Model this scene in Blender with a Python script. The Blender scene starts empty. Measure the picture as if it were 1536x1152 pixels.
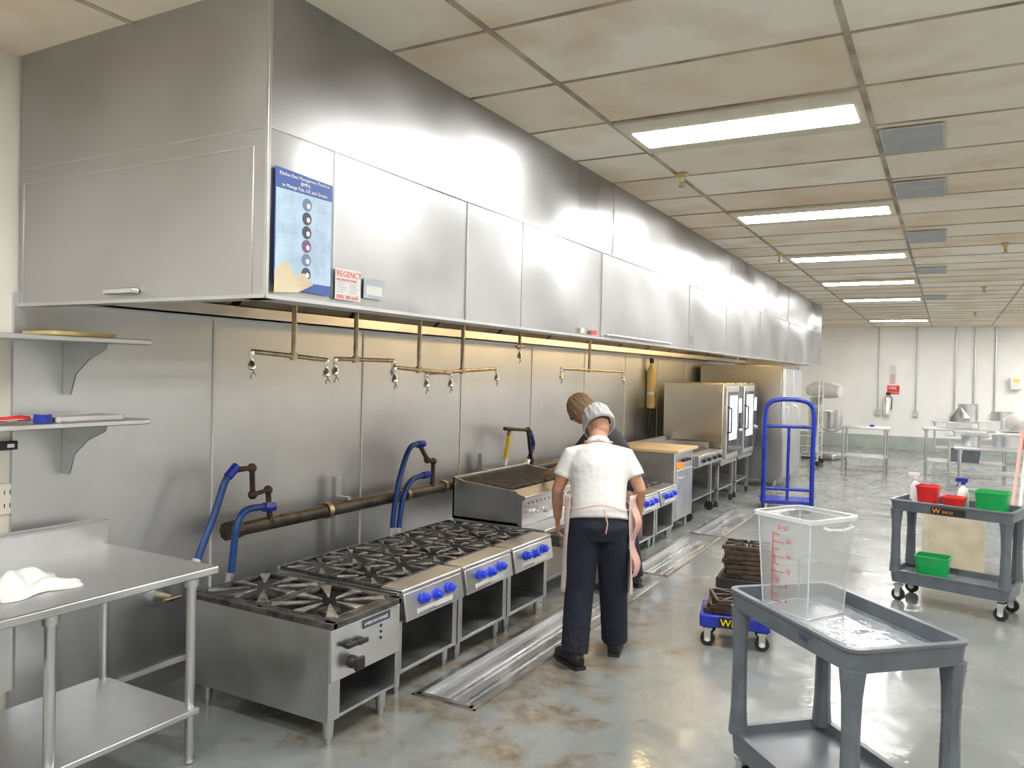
import bpy, bmesh, math, random
from mathutils import Vector, Matrix
random.seed(7)
C=bpy.context.scene.collection
V=Vector
R=math.radians
PI=math.pi
H=1.75
CX=V((2129,-66,1180)).normalized(); CY=V((654,3,-1180)).normalized(); CZ=CX.cross(CY).normalized(); CY=CZ.cross(CX)
def ray(px,py):
    d=V((px-768,576-py,-1180)); return V((d.dot(CX),d.dot(CY),d.dot(CZ)))
def onx(px,py,x):
    r=ray(px,py); t=x/r.x; return V((x,r.y*t,H+r.z*t))
def ony(px,py,y):
    r=ray(px,py); t=y/r.y; return V((r.x*t,y,H+r.z*t))
def onz(px,py,z):
    r=ray(px,py); t=(z-H)/r.z; return V((r.x*t,r.y*t,z))
PM={}
# ---------------------------------------------------------------- mesh builder
class MB:
    def __init__(s): s.bm=bmesh.new()
    def box(s,x0,x1,y0,y1,z0,z1,M=None):
        vs=[s.bm.verts.new((x,y,z)) for x in (x0,x1) for y in (y0,y1) for z in (z0,z1)]
        for f in ((0,1,3,2),(4,6,7,5),(0,4,5,1),(2,3,7,6),(0,2,6,4),(1,5,7,3)):
            s.bm.faces.new([vs[i] for i in f])
        if M: 
            for v in vs: v.co=M@v.co
        return s
    def sweep(s,pts,rad,n=10,hint=None,cap=True,M=None):
        pts=[V(p) for p in pts]
        if not isinstance(rad,(list,tuple)): rad=[rad]*len(pts)
        rad=[r if isinstance(r,(list,tuple)) else (r,r) for r in rad]
        rings=[];prev=None;al=[]
        for i,p in enumerate(pts):
            a=pts[max(i-1,0)]; b=pts[min(i+1,len(pts)-1)]
            t=(b-a)
            if 0<i<len(pts)-1: t=(p-a).normalized()+(b-p).normalized()
            t=t.normalized() if t.length>1e-9 else V((0,0,1))
            if hint is not None: h=V(hint)
            elif prev is None: h=V((1,0,0)) if abs(t.x)<.8 else V((0,1,0))
            else: h=prev
            sd=(h-t*h.dot(t)).normalized(); prev=sd; o=t.cross(sd)
            ring=[s.bm.verts.new(p+sd*math.cos(2*PI*j/n)*rad[i][0]+o*math.sin(2*PI*j/n)*rad[i][1]) for j in range(n)]
            rings.append(ring);al+=ring
        for a,b in zip(rings,rings[1:]):
            for j in range(n): s.bm.faces.new((a[j],a[(j+1)%n],b[(j+1)%n],b[j]))
        if cap:
            s.bm.faces.new(rings[0][::-1]); s.bm.faces.new(rings[-1])
        if M:
            for v in al: v.co=M@v.co
        return s
    def cyl(s,p0,p1,r,n=14): return s.sweep([p0,p1],r,n)
    def lathe(s,prof,c=(0,0,0),n=20,M=None,closed=False):
        rings=[];al=[]
        for r,z in prof:
            ring=[s.bm.verts.new((c[0]+r*math.cos(2*PI*j/n),c[1]+r*math.sin(2*PI*j/n),c[2]+z)) for j in range(n)]
            rings.append(ring);al+=ring
        for a,b in zip(rings,rings[1:]):
            for j in range(n): s.bm.faces.new((a[j],a[(j+1)%n],b[(j+1)%n],b[j]))
        if closed:
            a,b=rings[-1],rings[0]
            for j in range(n): s.bm.faces.new((a[j],a[(j+1)%n],b[(j+1)%n],b[j]))
        else:
            s.bm.faces.new(rings[0][::-1]); s.bm.faces.new(rings[-1])
        if M:
            for v in al: v.co=M@v.co
        return s
    def ell(s,c,r,n=14,M=None):
        m=max(6,n//2)
        return s.lathe([(max(.02,math.sin(PI*k/m)),-math.cos(PI*k/m)) for k in range(m+1)],n=n,
            M=(M or Matrix())@Matrix.Translation(c)@Matrix.Diagonal((r[0],r[1],r[2],1)))
    def prism(s,pts,ax,a,b,M=None):
        def mk(p,q):
            l=[p[0],p[1]]; l.insert(ax,q); return l
        A=[s.bm.verts.new(mk(p,a)) for p in pts]; B=[s.bm.verts.new(mk(p,b)) for p in pts]
        n=len(pts)
        s.bm.faces.new(A[::-1]); s.bm.faces.new(B)
        for i in range(n): s.bm.faces.new((A[i],A[(i+1)%n],B[(i+1)%n],B[i]))
        if M:
            for v in A+B: v.co=M@v.co
        return s
    def rr(s,L,W,r,z,cx=0,cy=0,n=5):
        o=[]
        for qx,qy,a0 in ((1,1,0),(-1,1,90),(-1,-1,180),(1,-1,270)):
            for k in range(n+1):
                a=R(a0+90*k/n); o.append(s.bm.verts.new((cx+qx*(L/2-r)+r*math.cos(a),cy+qy*(W/2-r)+r*math.sin(a),z)))
        return o
    def tray(s,L,W,z0,z1,r=.05,wall=.02,taper=0,fl=.015,cx=0,cy=0,lip=0,M=None):
        loops=[s.rr(L-taper*2,W-taper*2,r,z0,cx,cy),s.rr(L,W,r,z1-(.015 if lip else 0),cx,cy)]
        if lip: loops+=[s.rr(L+2*lip,W+2*lip,r+lip,z1-.015,cx,cy),s.rr(L+2*lip,W+2*lip,r+lip,z1,cx,cy)]
        rw=max(.004,r-wall)
        loops+=[s.rr(L-2*wall,W-2*wall,rw,z1,cx,cy),s.rr(L-2*wall-2*taper,W-2*wall-2*taper,rw,z0+fl,cx,cy)]
        n=len(loops[0])
        for a,b in zip(loops,loops[1:]):
            for j in range(n): s.bm.faces.new((a[j],a[(j+1)%n],b[(j+1)%n],b[j]))
        s.bm.faces.new(loops[0][::-1]); s.bm.faces.new(loops[-1])
        if M:
            for l in loops:
                for v in l: v.co=M@v.co
        return s
    def grid(s,fn,nu,nv,M=None):
        g=[[s.bm.verts.new(fn(i/nu,j/nv)) for j in range(nv+1)] for i in range(nu+1)]
        for i in range(nu):
            for j in range(nv): s.bm.faces.new((g[i][j],g[i+1][j],g[i+1][j+1],g[i][j+1]))
        return s
    def build(s,name,m,parent=None,world=True,bevel=0,smooth=True,solid=0,seg=2):
        bm=s.bm
        bmesh.ops.recalc_face_normals(bm,faces=bm.faces)
        me=bpy.data.meshes.new(name)
        off=None
        if parent is not None:
            if world: bm.transform(PM[parent.name].inverted())
        else:
            xs=[v.co.x for v in bm.verts];ys=[v.co.y for v in bm.verts];zs=[v.co.z for v in bm.verts]
            off=V(((min(xs)+max(xs))/2,(min(ys)+max(ys))/2,min(zs)))
            bm.transform(Matrix.Translation(-off))
        bm.to_mesh(me); bm.free()
        if smooth:
            me.polygons.foreach_set('use_smooth',[True]*len(me.polygons))
            me.set_sharp_from_angle(angle=R(38))
        me.materials.append(m)
        o=bpy.data.objects.new(name,me); C.objects.link(o)
        if parent is not None: o.parent=parent; PM[o.name]=PM[parent.name]
        else: o.location=off; PM[o.name]=Matrix.Translation(off)
        if solid:
            k=o.modifiers.new('s','SOLIDIFY'); k.thickness=solid; k.offset=0
        if bevel:
            k=o.modifiers.new('b','BEVEL'); k.width=bevel; k.segments=seg; k.limit_method='ANGLE'; k.angle_limit=R(40)
        return o
def fuse(mb,name,m,parent,voxel=.008,it=4,world=False):
    o=mb.build(name+'_raw',m,parent,world=world,smooth=False)
    k=o.modifiers.new('r','REMESH'); k.mode='VOXEL'; k.voxel_size=voxel; k.use_smooth_shade=True
    k=o.modifiers.new('s','SMOOTH'); k.factor=.5; k.iterations=it
    dg=bpy.context.evaluated_depsgraph_get()
    me=bpy.data.meshes.new_from_object(o.evaluated_get(dg))
    bpy.data.objects.remove(o)
    me.materials.clear(); me.materials.append(m)
    me.polygons.foreach_set('use_smooth',[True]*len(me.polygons))
    me.name=name
    n=bpy.data.objects.new(name,me); C.objects.link(n); n.parent=parent; PM[n.name]=PM[parent.name]
    return n
def thing(name,label,cat,loc=(0,0,0),rz=0,group=None):
    o=bpy.data.objects.new(name,None); C.objects.link(o); o.empty_display_size=.1
    o.location=loc; o.rotation_euler=(0,0,rz); o['label']=label; o['category']=cat
    if group: o['group']=group
    PM[o.name]=Matrix.Translation(loc)@Matrix.Rotation(rz,4,'Z')
    return o
def tag(o,label,cat,group=None):
    o['label']=label;o['category']=cat
    if group:o['group']=group
    return o
def struct(o): o['kind']='structure'; return o
def dup(root,loc,rz=None,label=None):
    r=root.copy(); C.objects.link(r); r.location=loc
    if rz is not None: r.rotation_euler=(0,0,rz)
    if label: r['label']=label
    PM[r.name]=Matrix.Translation(r.location)@Matrix.Rotation(r.rotation_euler.z,4,'Z')
    def rec(a,b):
        for ch in list(a.children):
            c=ch.copy(); C.objects.link(c); c.parent=b; PM[c.name]=PM[b.name]
            rec(ch,c)
    rec(root,r)
    return r
def text(body,size,pos,mx,parent,ax=('Y','Z'),name='lettering',al='LEFT',ext=.0004,world=True):
    cu=bpy.data.curves.new('t','FONT'); cu.body=body; cu.size=size; cu.extrude=ext; cu.align_x=al; cu.resolution_u=2
    o=bpy.data.objects.new('t',cu); C.objects.link(o)
    dg=bpy.context.evaluated_depsgraph_get()
    me=bpy.data.meshes.new_from_object(o.evaluated_get(dg)); bpy.data.objects.remove(o)
    D={'X':V((1,0,0)),'Y':V((0,1,0)),'Z':V((0,0,1)),'-X':V((-1,0,0)),'-Y':V((0,-1,0)),'-Z':V((0,0,-1))}
    a=D[ax[0]] if isinstance(ax[0],str) else V(ax[0]); b=D[ax[1]] if isinstance(ax[1],str) else V(ax[1]); c=a.cross(b)
    M=Matrix(((a.x,b.x,c.x,pos[0]),(a.y,b.y,c.y,pos[1]),(a.z,b.z,c.z,pos[2]),(0,0,0,1)))
    if world: M=PM[parent.name].inverted()@M
    me.transform(M); me.materials.clear(); me.materials.append(mx)
    n=bpy.data.objects.new(name,me); C.objects.link(n); n.parent=parent; PM[n.name]=PM[parent.name]
    return n
# ---------------------------------------------------------------- materials
def nt(name):
    m=bpy.data.materials.new(name); m.use_nodes=True
    t=m.node_tree; return m,t,t.nodes,t.links,t.nodes['Principled BSDF']
def mat(name,col,rough=.5,metal=0,var=.12,scale=6,bump=0,bscale=30,st=(1,1,1),rvar=.08,emit=0,spec=.5,alpha=1,col2=None,det=4,bdet=3):
    m,t,N,L,P=nt(name)
    tc=N.new('ShaderNodeTexCoord'); mp=N.new('ShaderNodeMapping'); mp.inputs['Scale'].default_value=st
    L.new(tc.outputs['Object'],mp.inputs[0])
    n=N.new('ShaderNodeTexNoise'); n.inputs['Scale'].default_value=scale; n.inputs['Detail'].default_value=det
    L.new(mp.outputs[0],n.inputs['Vector'])
    r=N.new('ShaderNodeValToRGB'); r.color_ramp.elements[0].position=.35; r.color_ramp.elements[1].position=.65
    c1=[min(1,c*(1-var)) for c in col]; c2=[min(1,c*(1+var)) for c in col]
    if col2: c1=col;c2=col2
    r.color_ramp.elements[0].color=(*c1,1); r.color_ramp.elements[1].color=(*c2,1)
    L.new(n.outputs['Fac'],r.inputs[0]); L.new(r.outputs[0],P.inputs['Base Color'])
    mr=N.new('ShaderNodeMapRange'); mr.inputs['From Min'].default_value=.3; mr.inputs['From Max'].default_value=.7
    mr.inputs['To Min'].default_value=max(.02,rough-rvar); mr.inputs['To Max'].default_value=min(1,rough+rvar)
    L.new(n.outputs['Fac'],mr.inputs[0]); L.new(mr.outputs[0],P.inputs['Roughness'])
    P.inputs['Metallic'].default_value=metal; P.inputs['Specular IOR Level'].default_value=spec
    if bump:
        n2=N.new('ShaderNodeTexNoise'); n2.inputs['Scale'].default_value=bscale; n2.inputs['Detail'].default_value=bdet
        L.new(tc.outputs['Object'],n2.inputs['Vector'])
        b=N.new('ShaderNodeBump'); b.inputs['Strength'].default_value=1; b.inputs['Distance'].default_value=bump
        L.new(n2.outputs['Fac'],b.inputs['Height']); L.new(b.outputs[0],P.inputs['Normal'])
    if emit:
        P.inputs['Emission Color'].default_value=(*col,1); P.inputs['Emission Strength'].default_value=emit
    if alpha<1: P.inputs['Alpha'].default_value=alpha
    return m
HOOD=mat('hood_steel',(.40,.405,.415),.32,1,.16,1.1,.10,.8,rvar=.07,bdet=0,det=3)
HOODE=mat('hood_end_steel',(.47,.475,.485),.45,1,.05,2,0,rvar=.04,det=2)
WALLS=mat('wall_steel',(.63,.65,.68),.43,1,.09,1.1,0,.9,rvar=.05,det=5)
STEEL=mat('brushed_steel',(.69,.70,.72),.34,1,.06,5,rvar=.06)
STEELR=mat('range_steel',(.58,.59,.60),.38,1,.08,5,rvar=.07)
STEELD=mat('dark_steel',(.20,.19,.17),.42,1,.25,5,rvar=.1)
CHROME=mat('bright_metal',(.88,.88,.88),.24,1,.04,8,rvar=.05)
TROUGH=mat('wet_trough_steel',(.56,.57,.58),.24,.75,.20,3,.004,5,st=(3,.6,1),rvar=.12)
TROUGHD=mat('dirty_trough_edge',(.14,.12,.10),.5,.2,.4,6)
BRASS=mat('aged_brass_pipe',(.42,.35,.26),.35,1,.3,20,rvar=.1)
IRON=mat('cast_iron',(.026,.024,.023),.5,.4,.4,14,.002,40,col2=(.13,.122,.115))
IRONL=mat('worn_grate_iron',(.16,.155,.15),.34,.85,.4,14,.001,40,col2=(.60,.59,.58))
BLACK=mat('black_enamel',(.015,.015,.016),.45,0,.3,8)
RUST=mat('rusty_pipe',(.05,.040,.034),.55,.5,.4,14,.001,50,col2=(.13,.08,.055))
PIPEB=mat('black_gas_pipe',(.03,.027,.025),.35,.4,.3,9,col2=(.10,.085,.07))
BLUEK=mat('blue_knob_plastic',(.01,.05,.70),.25,0,.1,10)
BLUEH=mat('blue_hose',(.008,.055,.24),.35,0,.2,20)
YELH=mat('yellow_hose',(.85,.62,.03),.35,0,.1,20)
BLUEP=mat('blue_paint',(.01,.03,.36),.3,0,.12,8)
GREYP=mat('grey_plastic',(.125,.142,.168),.38,0,.15,9,rvar=.1)
RUB=mat('black_rubber',(.02,.02,.02),.6,0,.2,20)
CREAM=mat('cream_wall_paint',(.80,.77,.69),.55,0,.05,2)
WHITEW=mat('white_wall_paint',(.90,.90,.885),.5,0,.03,1.5)
GREENB=mat('green_baseboard_paint',(.40,.45,.42),.45,0,.1,3)
WHITEP=mat('white_plastic',(.8,.8,.78),.4,0,.05,6)
RED=mat('red_plastic',(.75,.03,.03),.35,0,.1,8)
PINKP=mat('pale_pink_pole',(.80,.45,.42),.4,0,.05,6)
GREEN=mat('green_plastic',(.01,.42,.10),.35,0,.1,8)
ORANGE=mat('orange_print',(.9,.32,.02),.5,0,.05,8)
YELLOW=mat('yellow_print',(.9,.75,.02),.5,0,.05,8)
PAPER=mat('paper',(.72,.72,.70),.7,0,.04,8)
POSTB=mat('poster_blue',(.05,.11,.38),.4,0,.05,8)
POSTL=mat('poster_pale_blue',(.42,.57,.74),.4,0,.12,12)
PRINTW=mat('white_print',(.85,.85,.85),.5,0,.02,8)
PRINTR=mat('red_print',(.7,.05,.05),.5,0,.02,8)
PRINTD=mat('dark_print',(.05,.06,.09),.5,0,.02,8)
PRINTG=mat('grey_blue_print',(.14,.22,.34),.5,0,.02,8)
PRINTF=mat('faint_print',(.26,.38,.54),.5,0,.02,8)
TANK=mat('tan_tank_paint',(.58,.46,.20),.4,.2,.1,8)
BOARD=mat('tan_board',(.60,.46,.28),.6,0,.1,5)
SKIN=mat('skin',(.48,.25,.16),.5,0,.08,20)
SKIN2=mat('skin_two',(.40,.21,.13),.5,0,.08,20)
SHIRTW=mat('white_cotton',(.68,.68,.68),.8,0,.03,6,.022,6)
SHIRTB=mat('black_cotton',(.02,.02,.026),.85,0,.2,6,.012,9)
PANTS=mat('navy_trouser_cloth',(.010,.013,.026),.85,0,.2,6,.03,7)
HAIR=mat('dark_hair',(.02,.014,.01),.6,0,.2,30,.002,80)
GLASSD=mat('dark_oven_glass',(.02,.025,.03),.08,0,.1,6)
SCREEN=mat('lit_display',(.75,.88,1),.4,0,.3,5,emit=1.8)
LAMP=mat('lamp_diffuser',(1,.98,.945),.5,0,.02,3,emit=56)
HLAMP=mat('hood_lamp_glass',(1,.68,.30),.5,0,.02,3,emit=44)
FRAMEC=mat('light_frame_cream',(.70,.64,.50),.6,0,.08,4)
VENTG=mat('vent_grey',(.47,.48,.49),.8,.0,.08,5,spec=.1)
VENTF=mat('vent_frame_grey',(.58,.58,.56),.8,.0,.1,9,spec=.1)
GRIDC=mat('ceiling_grid_metal',(.24,.18,.12),.6,0,.5,3,col2=(.56,.49,.38))
TOWEL=mat('white_towel',(.8,.8,.78),.95,0,.04,20,.01,40)
def transl(name,col,a,rough=.25,va=.12):
    m,t,N,L,P=nt(name)
    P.inputs['Base Color'].default_value=(*col,1); P.inputs['Roughness'].default_value=rough
    tc=N.new('ShaderNodeTexCoord'); n=N.new('ShaderNodeTexNoise'); n.inputs['Scale'].default_value=7
    L.new(tc.outputs['Object'],n.inputs['Vector'])
    mr=N.new('ShaderNodeMapRange'); mr.inputs['To Min'].default_value=max(0,a-va); mr.inputs['To Max'].default_value=min(1,a+va)
    L.new(n.outputs['Fac'],mr.inputs[0]); L.new(mr.outputs[0],P.inputs['Alpha'])
    return m
CLEAR=transl('clear_polycarbonate',(.62,.65,.67),.22,.10,.06)
CLEARE=transl('clear_polycarbonate_rim',(.85,.88,.90),.70,.1)
APRON=transl('pink_plastic_film',(.90,.56,.50),.6,.25)
APRONW=transl('white_plastic_film',(.85,.74,.71),.65,.25)
NET=transl('grey_hair_net',(.62,.62,.62),.50,.7,.2)
NETB=transl('tan_hair_net',(.36,.27,.19),.70,.7,.2)
def floor_mat():
    m,t,N,L,P=nt('painted_wet_concrete')
    tc=N.new('ShaderNodeNewGeometry')
    pos=tc.outputs['Position']
    def noise(sc,det=5,dist=0):
        n=N.new('ShaderNodeTexNoise'); n.inputs['Scale'].default_value=sc; n.inputs['Detail'].default_value=det; n.inputs['Distortion'].default_value=dist
        L.new(pos,n.inputs['Vector']); return n.outputs['Fac']
    def ramp(f,p0,p1,c0,c1):
        r=N.new('ShaderNodeValToRGB'); e=r.color_ramp.elements; e[0].position=p0;e[1].position=p1;e[0].color=c0;e[1].color=c1
        L.new(f,r.inputs[0]); return r.outputs[0]
    base=ramp(noise(1.3),.3,.7,(.205,.225,.222,1),(.275,.295,.29,1))
    sp=N.new('ShaderNodeSeparateXYZ'); L.new(pos,sp.inputs[0])
    def mr(o,a,b):
        q=N.new('ShaderNodeMapRange'); q.inputs['From Min'].default_value=a; q.inputs['From Max'].default_value=b; L.new(o,q.inputs[0]); return q.outputs[0]
    def mul(a,b,op='MULTIPLY'):
        q=N.new('ShaderNodeMath'); q.operation=op
        for i,s in enumerate((a,b)):
            if isinstance(s,float): q.inputs[i].default_value=s
            else: L.new(s,q.inputs[i])
        return q.outputs[0]
    worn=mul(mul(mul(mr(sp.outputs[0],-1.2,-1.9),mr(sp.outputs[0],-3.7,-2.5)),mul(mr(sp.outputs[1],8.0,4.6),mr(sp.outputs[1],2.2,3.3))),.25)
    wear=mul(noise(4,9,.5),worn,'ADD')
    wm=ramp(wear,.62,.78,(0,0,0,1),(.85,.85,.85,1))
    mx=N.new('ShaderNodeMix'); mx.data_type='RGBA'; L.new(wm,mx.inputs[0]); L.new(base,mx.inputs[6])
    bc=ramp(noise(14,6),.3,.7,(.11,.09,.065,1),(.27,.235,.18,1)); L.new(bc,mx.inputs[7])
    dirt=ramp(noise(2.2,8,1.2),.52,.72,(0,0,0,1),(1,1,1,1))
    m2=N.new('ShaderNodeMix'); m2.data_type='RGBA'; L.new(mul(dirt,.40),m2.inputs[0]); L.new(mx.outputs[2],m2.inputs[6]); m2.inputs[7].default_value=(.15,.148,.135,1)
    scuff=ramp(noise(26,8,2.0),.60,.70,(0,0,0,1),(.35,.35,.35,1))
    m3=N.new('ShaderNodeMix'); m3.data_type='RGBA'; L.new(scuff,m3.inputs[0]); L.new(m2.outputs[2],m3.inputs[6]); m3.inputs[7].default_value=(.14,.125,.105,1)
    L.new(m3.outputs[2],P.inputs['Base Color'])
    ro=ramp(noise(1.5,5,1.2),.38,.62,(.10,.10,.10,1),(.30,.30,.30,1)); L.new(ro,P.inputs['Roughness'])
    b=N.new('ShaderNodeBump'); b.inputs['Strength'].default_value=.5; b.inputs['Distance'].default_value=.006
    L.new(noise(7,3),b.inputs['Height']); L.new(b.outputs[0],P.inputs['Normal'])
    P.inputs['Specular IOR Level'].default_value=.5
    return m
def ceil_mat():
    m,t,N,L,P=nt('stained_ceiling_tile')
    g=N.new('ShaderNodeNewGeometry'); sp=N.new('ShaderNodeSeparateXYZ'); L.new(g.outputs['Position'],sp.inputs[0])
    def M2(op,a,b):
        q=N.new('ShaderNodeMath'); q.operation=op; L.new(a,q.inputs[0])
        if b is not None: q.inputs[1].default_value=b
        return q.outputs[0]
    fx=M2('FLOOR',M2('DIVIDE',M2('ADD',sp.outputs[0],1.66),1.27),None); fy=M2('FLOOR',M2('DIVIDE',M2('SUBTRACT',sp.outputs[1],2.74),.645),None)
    cb=N.new('ShaderNodeCombineXYZ'); L.new(fx,cb.inputs[0]); L.new(fy,cb.inputs[1])
    wn=N.new('ShaderNodeTexWhiteNoise'); wn.noise_dimensions='2D'; L.new(cb.outputs[0],wn.inputs['Vector'])
    r=N.new('ShaderNodeValToRGB'); r.color_ramp.elements[0].color=(.84,.73,.58,1); r.color_ramp.elements[1].color=(.98,.92,.82,1); L.new(wn.outputs['Value'],r.inputs[0])
    n=N.new('ShaderNodeTexNoise'); n.inputs['Scale'].default_value=1.6; n.inputs['Detail'].default_value=7; L.new(g.outputs['Position'],n.inputs['Vector'])
    rr=N.new('ShaderNodeValToRGB'); rr.color_ramp.elements[0].position=.48; rr.color_ramp.elements[1].position=.74; L.new(n.outputs['Fac'],rr.inputs[0])
    mu=M2('MULTIPLY',rr.outputs[0],.7)
    mx=N.new('ShaderNodeMix'); mx.data_type='RGBA'; L.new(mu,mx.inputs[0]); L.new(r.outputs[0],mx.inputs[6]); mx.inputs[7].default_value=(.68,.48,.28,1)
    L.new(mx.outputs[2],P.inputs['Base Color']); P.inputs['Roughness'].default_value=.75
    P.inputs['Specular IOR Level'].default_value=.2
    return m
FLOORM=floor_mat(); CEILM=ceil_mat()
# ---------------------------------------------------------------- setting
WX=-3.7; ZC=3.13; YF=22.4; XR=6.5; YN=-3.5
TX0,TX1,TY0,TY1=-2.46,-2.11,3.46,10.6
m=MB()
for x0,x1,y0,y1 in ((WX-.1,TX0,YN,YF+.1),(TX1,XR,YN,YF+.1),(TX0,TX1,YN,TY0),(TX0,TX1,TY1,YF+.1)): m.box(x0,x1,y0,y1,-.12,0)
m.box(TX0,TX1,TY0,TY1,-.12,-.07)
struct(m.build('floor',FLOORM,smooth=False))
struct(MB().box(WX-.1,XR,YN,YF+.1,ZC,ZC+.1).build('ceiling',CEILM,smooth=False))
struct(MB().box(WX-.15,WX-.02,YN,YF,0,ZC).build('wall_left',CREAM,smooth=False))
struct(MB().box(WX-.1,XR,YF,YF+.1,0,ZC).build('wall_far',WHITEW,smooth=False))
struct(MB().box(XR,XR+.1,YN,YF,0,ZC).build('wall_right',CREAM,smooth=False))
struct(MB().box(WX-.1,XR,YN-.1,YN,0,ZC).build('wall_near',CREAM,smooth=False))
struct(MB().box(WX,XR,YF-.02,YF,0,.34).build('baseboard_far',GREENB,smooth=False))
m=MB()
x=-1.66-1.27*2
while x<XR:
    if x>WX: m.box(x-.013,x+.013,YN,YF,ZC-.006,ZC)
    x+=1.27
y=2.74-.645*9
while y<YF:
    m.box(WX,XR,y-.008,y+.008,ZC-.005,ZC); y+=.645
struct(m.build('trim_1',GRIDC,smooth=False))
seams=[2.02,3.127]+[3.127+1.32*k for k in range(1,11)]
for i,(a,b) in enumerate(zip(seams,seams[1:])):
    struct(MB().box(WX-.02,WX,a,b,.0,2.06).build('trim_%d'%(i+2),WALLS,smooth=False))
m=MB()
for s in seams[1:-1]: m.box(WX,WX+.006,s-.006,s+.006,.12,2.06)
m.box(WX,WX+.012,2.02,seams[-1],.10,.125)
struct(m.build('trim_20',WHITEP,smooth=False))
# ---------------------------------------------------------------- ceiling lights, vents, sprinklers
def light(k0,y0,label):
    x0=-1.66+1.27*k0; x1=x0+1.27; y1=y0+.645
    t=thing('ceiling_light',label,'ceiling light',((x0+x1)/2,(y0+y1)/2,ZC),0,'fluorescent ceiling lights')
    m=MB()
    a,b=y0+.20,y1-.15
    m.box(x0+.015,x1-.015,y0+.015,a,ZC-.018,ZC-.002).box(x0+.015,x1-.015,b,y1-.015,ZC-.018,ZC-.002)
    m.box(x0+.015,x0+.06,a,b,ZC-.018,ZC-.002).box(x1-.06,x1-.015,a,b,ZC-.018,ZC-.002)
    m.build('frame',FRAMEC,t,bevel=.003)
    MB().box(x0+.06,x1-.06,a,b,ZC-.020,ZC-.004).build('diffuser',LAMP,t)
o4=['lit fluorescent ceiling light nearest the camera, largest in view','second fluorescent ceiling light down the aisle','third fluorescent ceiling light down the aisle','fourth fluorescent ceiling light down the aisle','fifth fluorescent ceiling light, just past the fourth','farthest fluorescent ceiling light, near the white far wall']
for k,lb in zip((0,4,8,12,16,24),o4): light(0,4.03+.645*k,lb)
light(0,4.03-.645*5,'added unseen fill light overhead just behind the camera')  # extra panel out of view, added to light the near part of the room
light(-1,4.03-.645*7,'added unseen fill light above the left work table')  # out-of-view panel added to light the hood end and left table
ords='first second third fourth fifth sixth seventh eighth ninth tenth'.split()
for i,y in enumerate((-2.4,.8,4.6,8.5,12.4,16.3,18.9,20.2)): light(3,4.03+.645*round((y-4.03)/.645),ords[i]+' added unseen fill light from the near end in the right hand ceiling row')  # out-of-view row added as fill and to brighten the hood's reflections
for i,y in enumerate((0,5.0,10.,15.,19.)): light(5,4.03+.645*round((y-4.03)/.645),ords[i]+' added unseen fill light from the near end in the ceiling row by the right wall')  # second out-of-view row, added for more fill light
for (ya,yb,lb) in ((4.75,5.25,'grey ceiling vent nearest the camera beside the first light'),(6.05,6.6,'second grey ceiling vent from the camera'),(8.1,8.75,'third grey ceiling vent from the camera'),(10.7,11.3,'fourth grey ceiling vent, the small far one'),(14.2,14.8,'farthest grey ceiling vent in the row')):
    x0=-.37; x1=-.05
    t=thing('ceiling_vent',lb,'vent',((x0+x1)/2,(ya+yb)/2,ZC),0,'grey ceiling vents')
    m=MB(); m.box(x0+.012,x1-.012,ya+.012,yb-.012,ZC-.014,ZC-.0065); m.build('panel',VENTG,t,smooth=False)
    m=MB(); m.box(x0,x1,ya,ya+.012,ZC-.016,ZC-.0065).box(x0,x1,yb-.012,yb,ZC-.016,ZC-.0065).box(x0,x0+.012,ya+.012,yb-.012,ZC-.016,ZC-.0065).box(x1-.012,x1,ya+.012,yb-.012,ZC-.016,ZC-.0065)
    m.build('frame',VENTF,t,smooth=False)
for px,py,lb in ((1023,262,'ceiling sprinkler head beside the nearest light'),(1170,381,'ceiling sprinkler head beside the hood near the third light'),(1508,366,'ceiling sprinkler head at the right edge of view'),(1476,430,'farther ceiling sprinkler head at the right'),(1463,468,'farthest ceiling sprinkler head, tiny')):
    p=onz(px,py,ZC-.008)
    t=thing('sprinkler',lb,'sprinkler',p,0,'ceiling sprinklers')
    MB().lathe([(.045,0),(.04,-.012),(.018,-.02),(.016,-.05)],n=16).build('collar',TANK,t,world=False)
    MB().lathe([(.010,-.05),(.010,-.075),(.024,-.078),(.024,-.083)],n=12).sweep([(.012,0,-.05),(.018,0,-.065),(.008,0,-.078)],.003,6).build('deflector',BRASS,t,world=False)
# ---------------------------------------------------------------- hood
HX=-2.15; HY0=2.04; HY1=16.1; HZ=2.0; HS=2.61
hd=thing('exhaust_hood','long stainless steel exhaust hood hanging over the whole cooking line','exhaust hood',(-2.9,9,HZ))
ups=[HY0,5.35,8.85,12.5,HY1]; los=[HY0,2.39,3.38,3.97,5.16,7.3,8.7,10.5,12.6,14.3,HY1]
def wav(y0,y1,z0,z1,sd):
    nu=max(6,int((y1-y0)/.05)); nv=max(6,int((z1-z0)/.04))
    def f(u,v):
        y=y0+(y1-y0)*u; z=z0+(z1-z0)*v
        e=(16*u*(1-u)*v*(1-v))
        d=.011*e*math.sin(2.3*sd+3.0*u+2*v)+.003*math.sin(2.6*y+1.3*z+math.sin(1.7*y))+.0022*e*math.sin(8*y+7*z+sd)
        return (HX+d-.003,y,z)
    return MB().grid(f,nu,nv)
sd=0
for a,b in zip(ups,ups[1:]): sd+=1; wav(a,b,HS,ZC,sd).build('front_panel',HOOD,hd)
for a,b in zip(los,los[1:]): sd+=1; wav(a,b,HZ,HS,sd).build('front_panel',HOOD,hd)
m=MB(); m.box(HX-.006,HX+.0025,HY0,HY1,HS-.003,HS+.003)
m.box(HX-.006,HX+.005,HY0,HY1,HZ-.004,HZ+.010)
for a in los[1:-1]: m.box(HX-.004,HX+.0025,a-.002,a+.002,HZ,HS)
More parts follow.
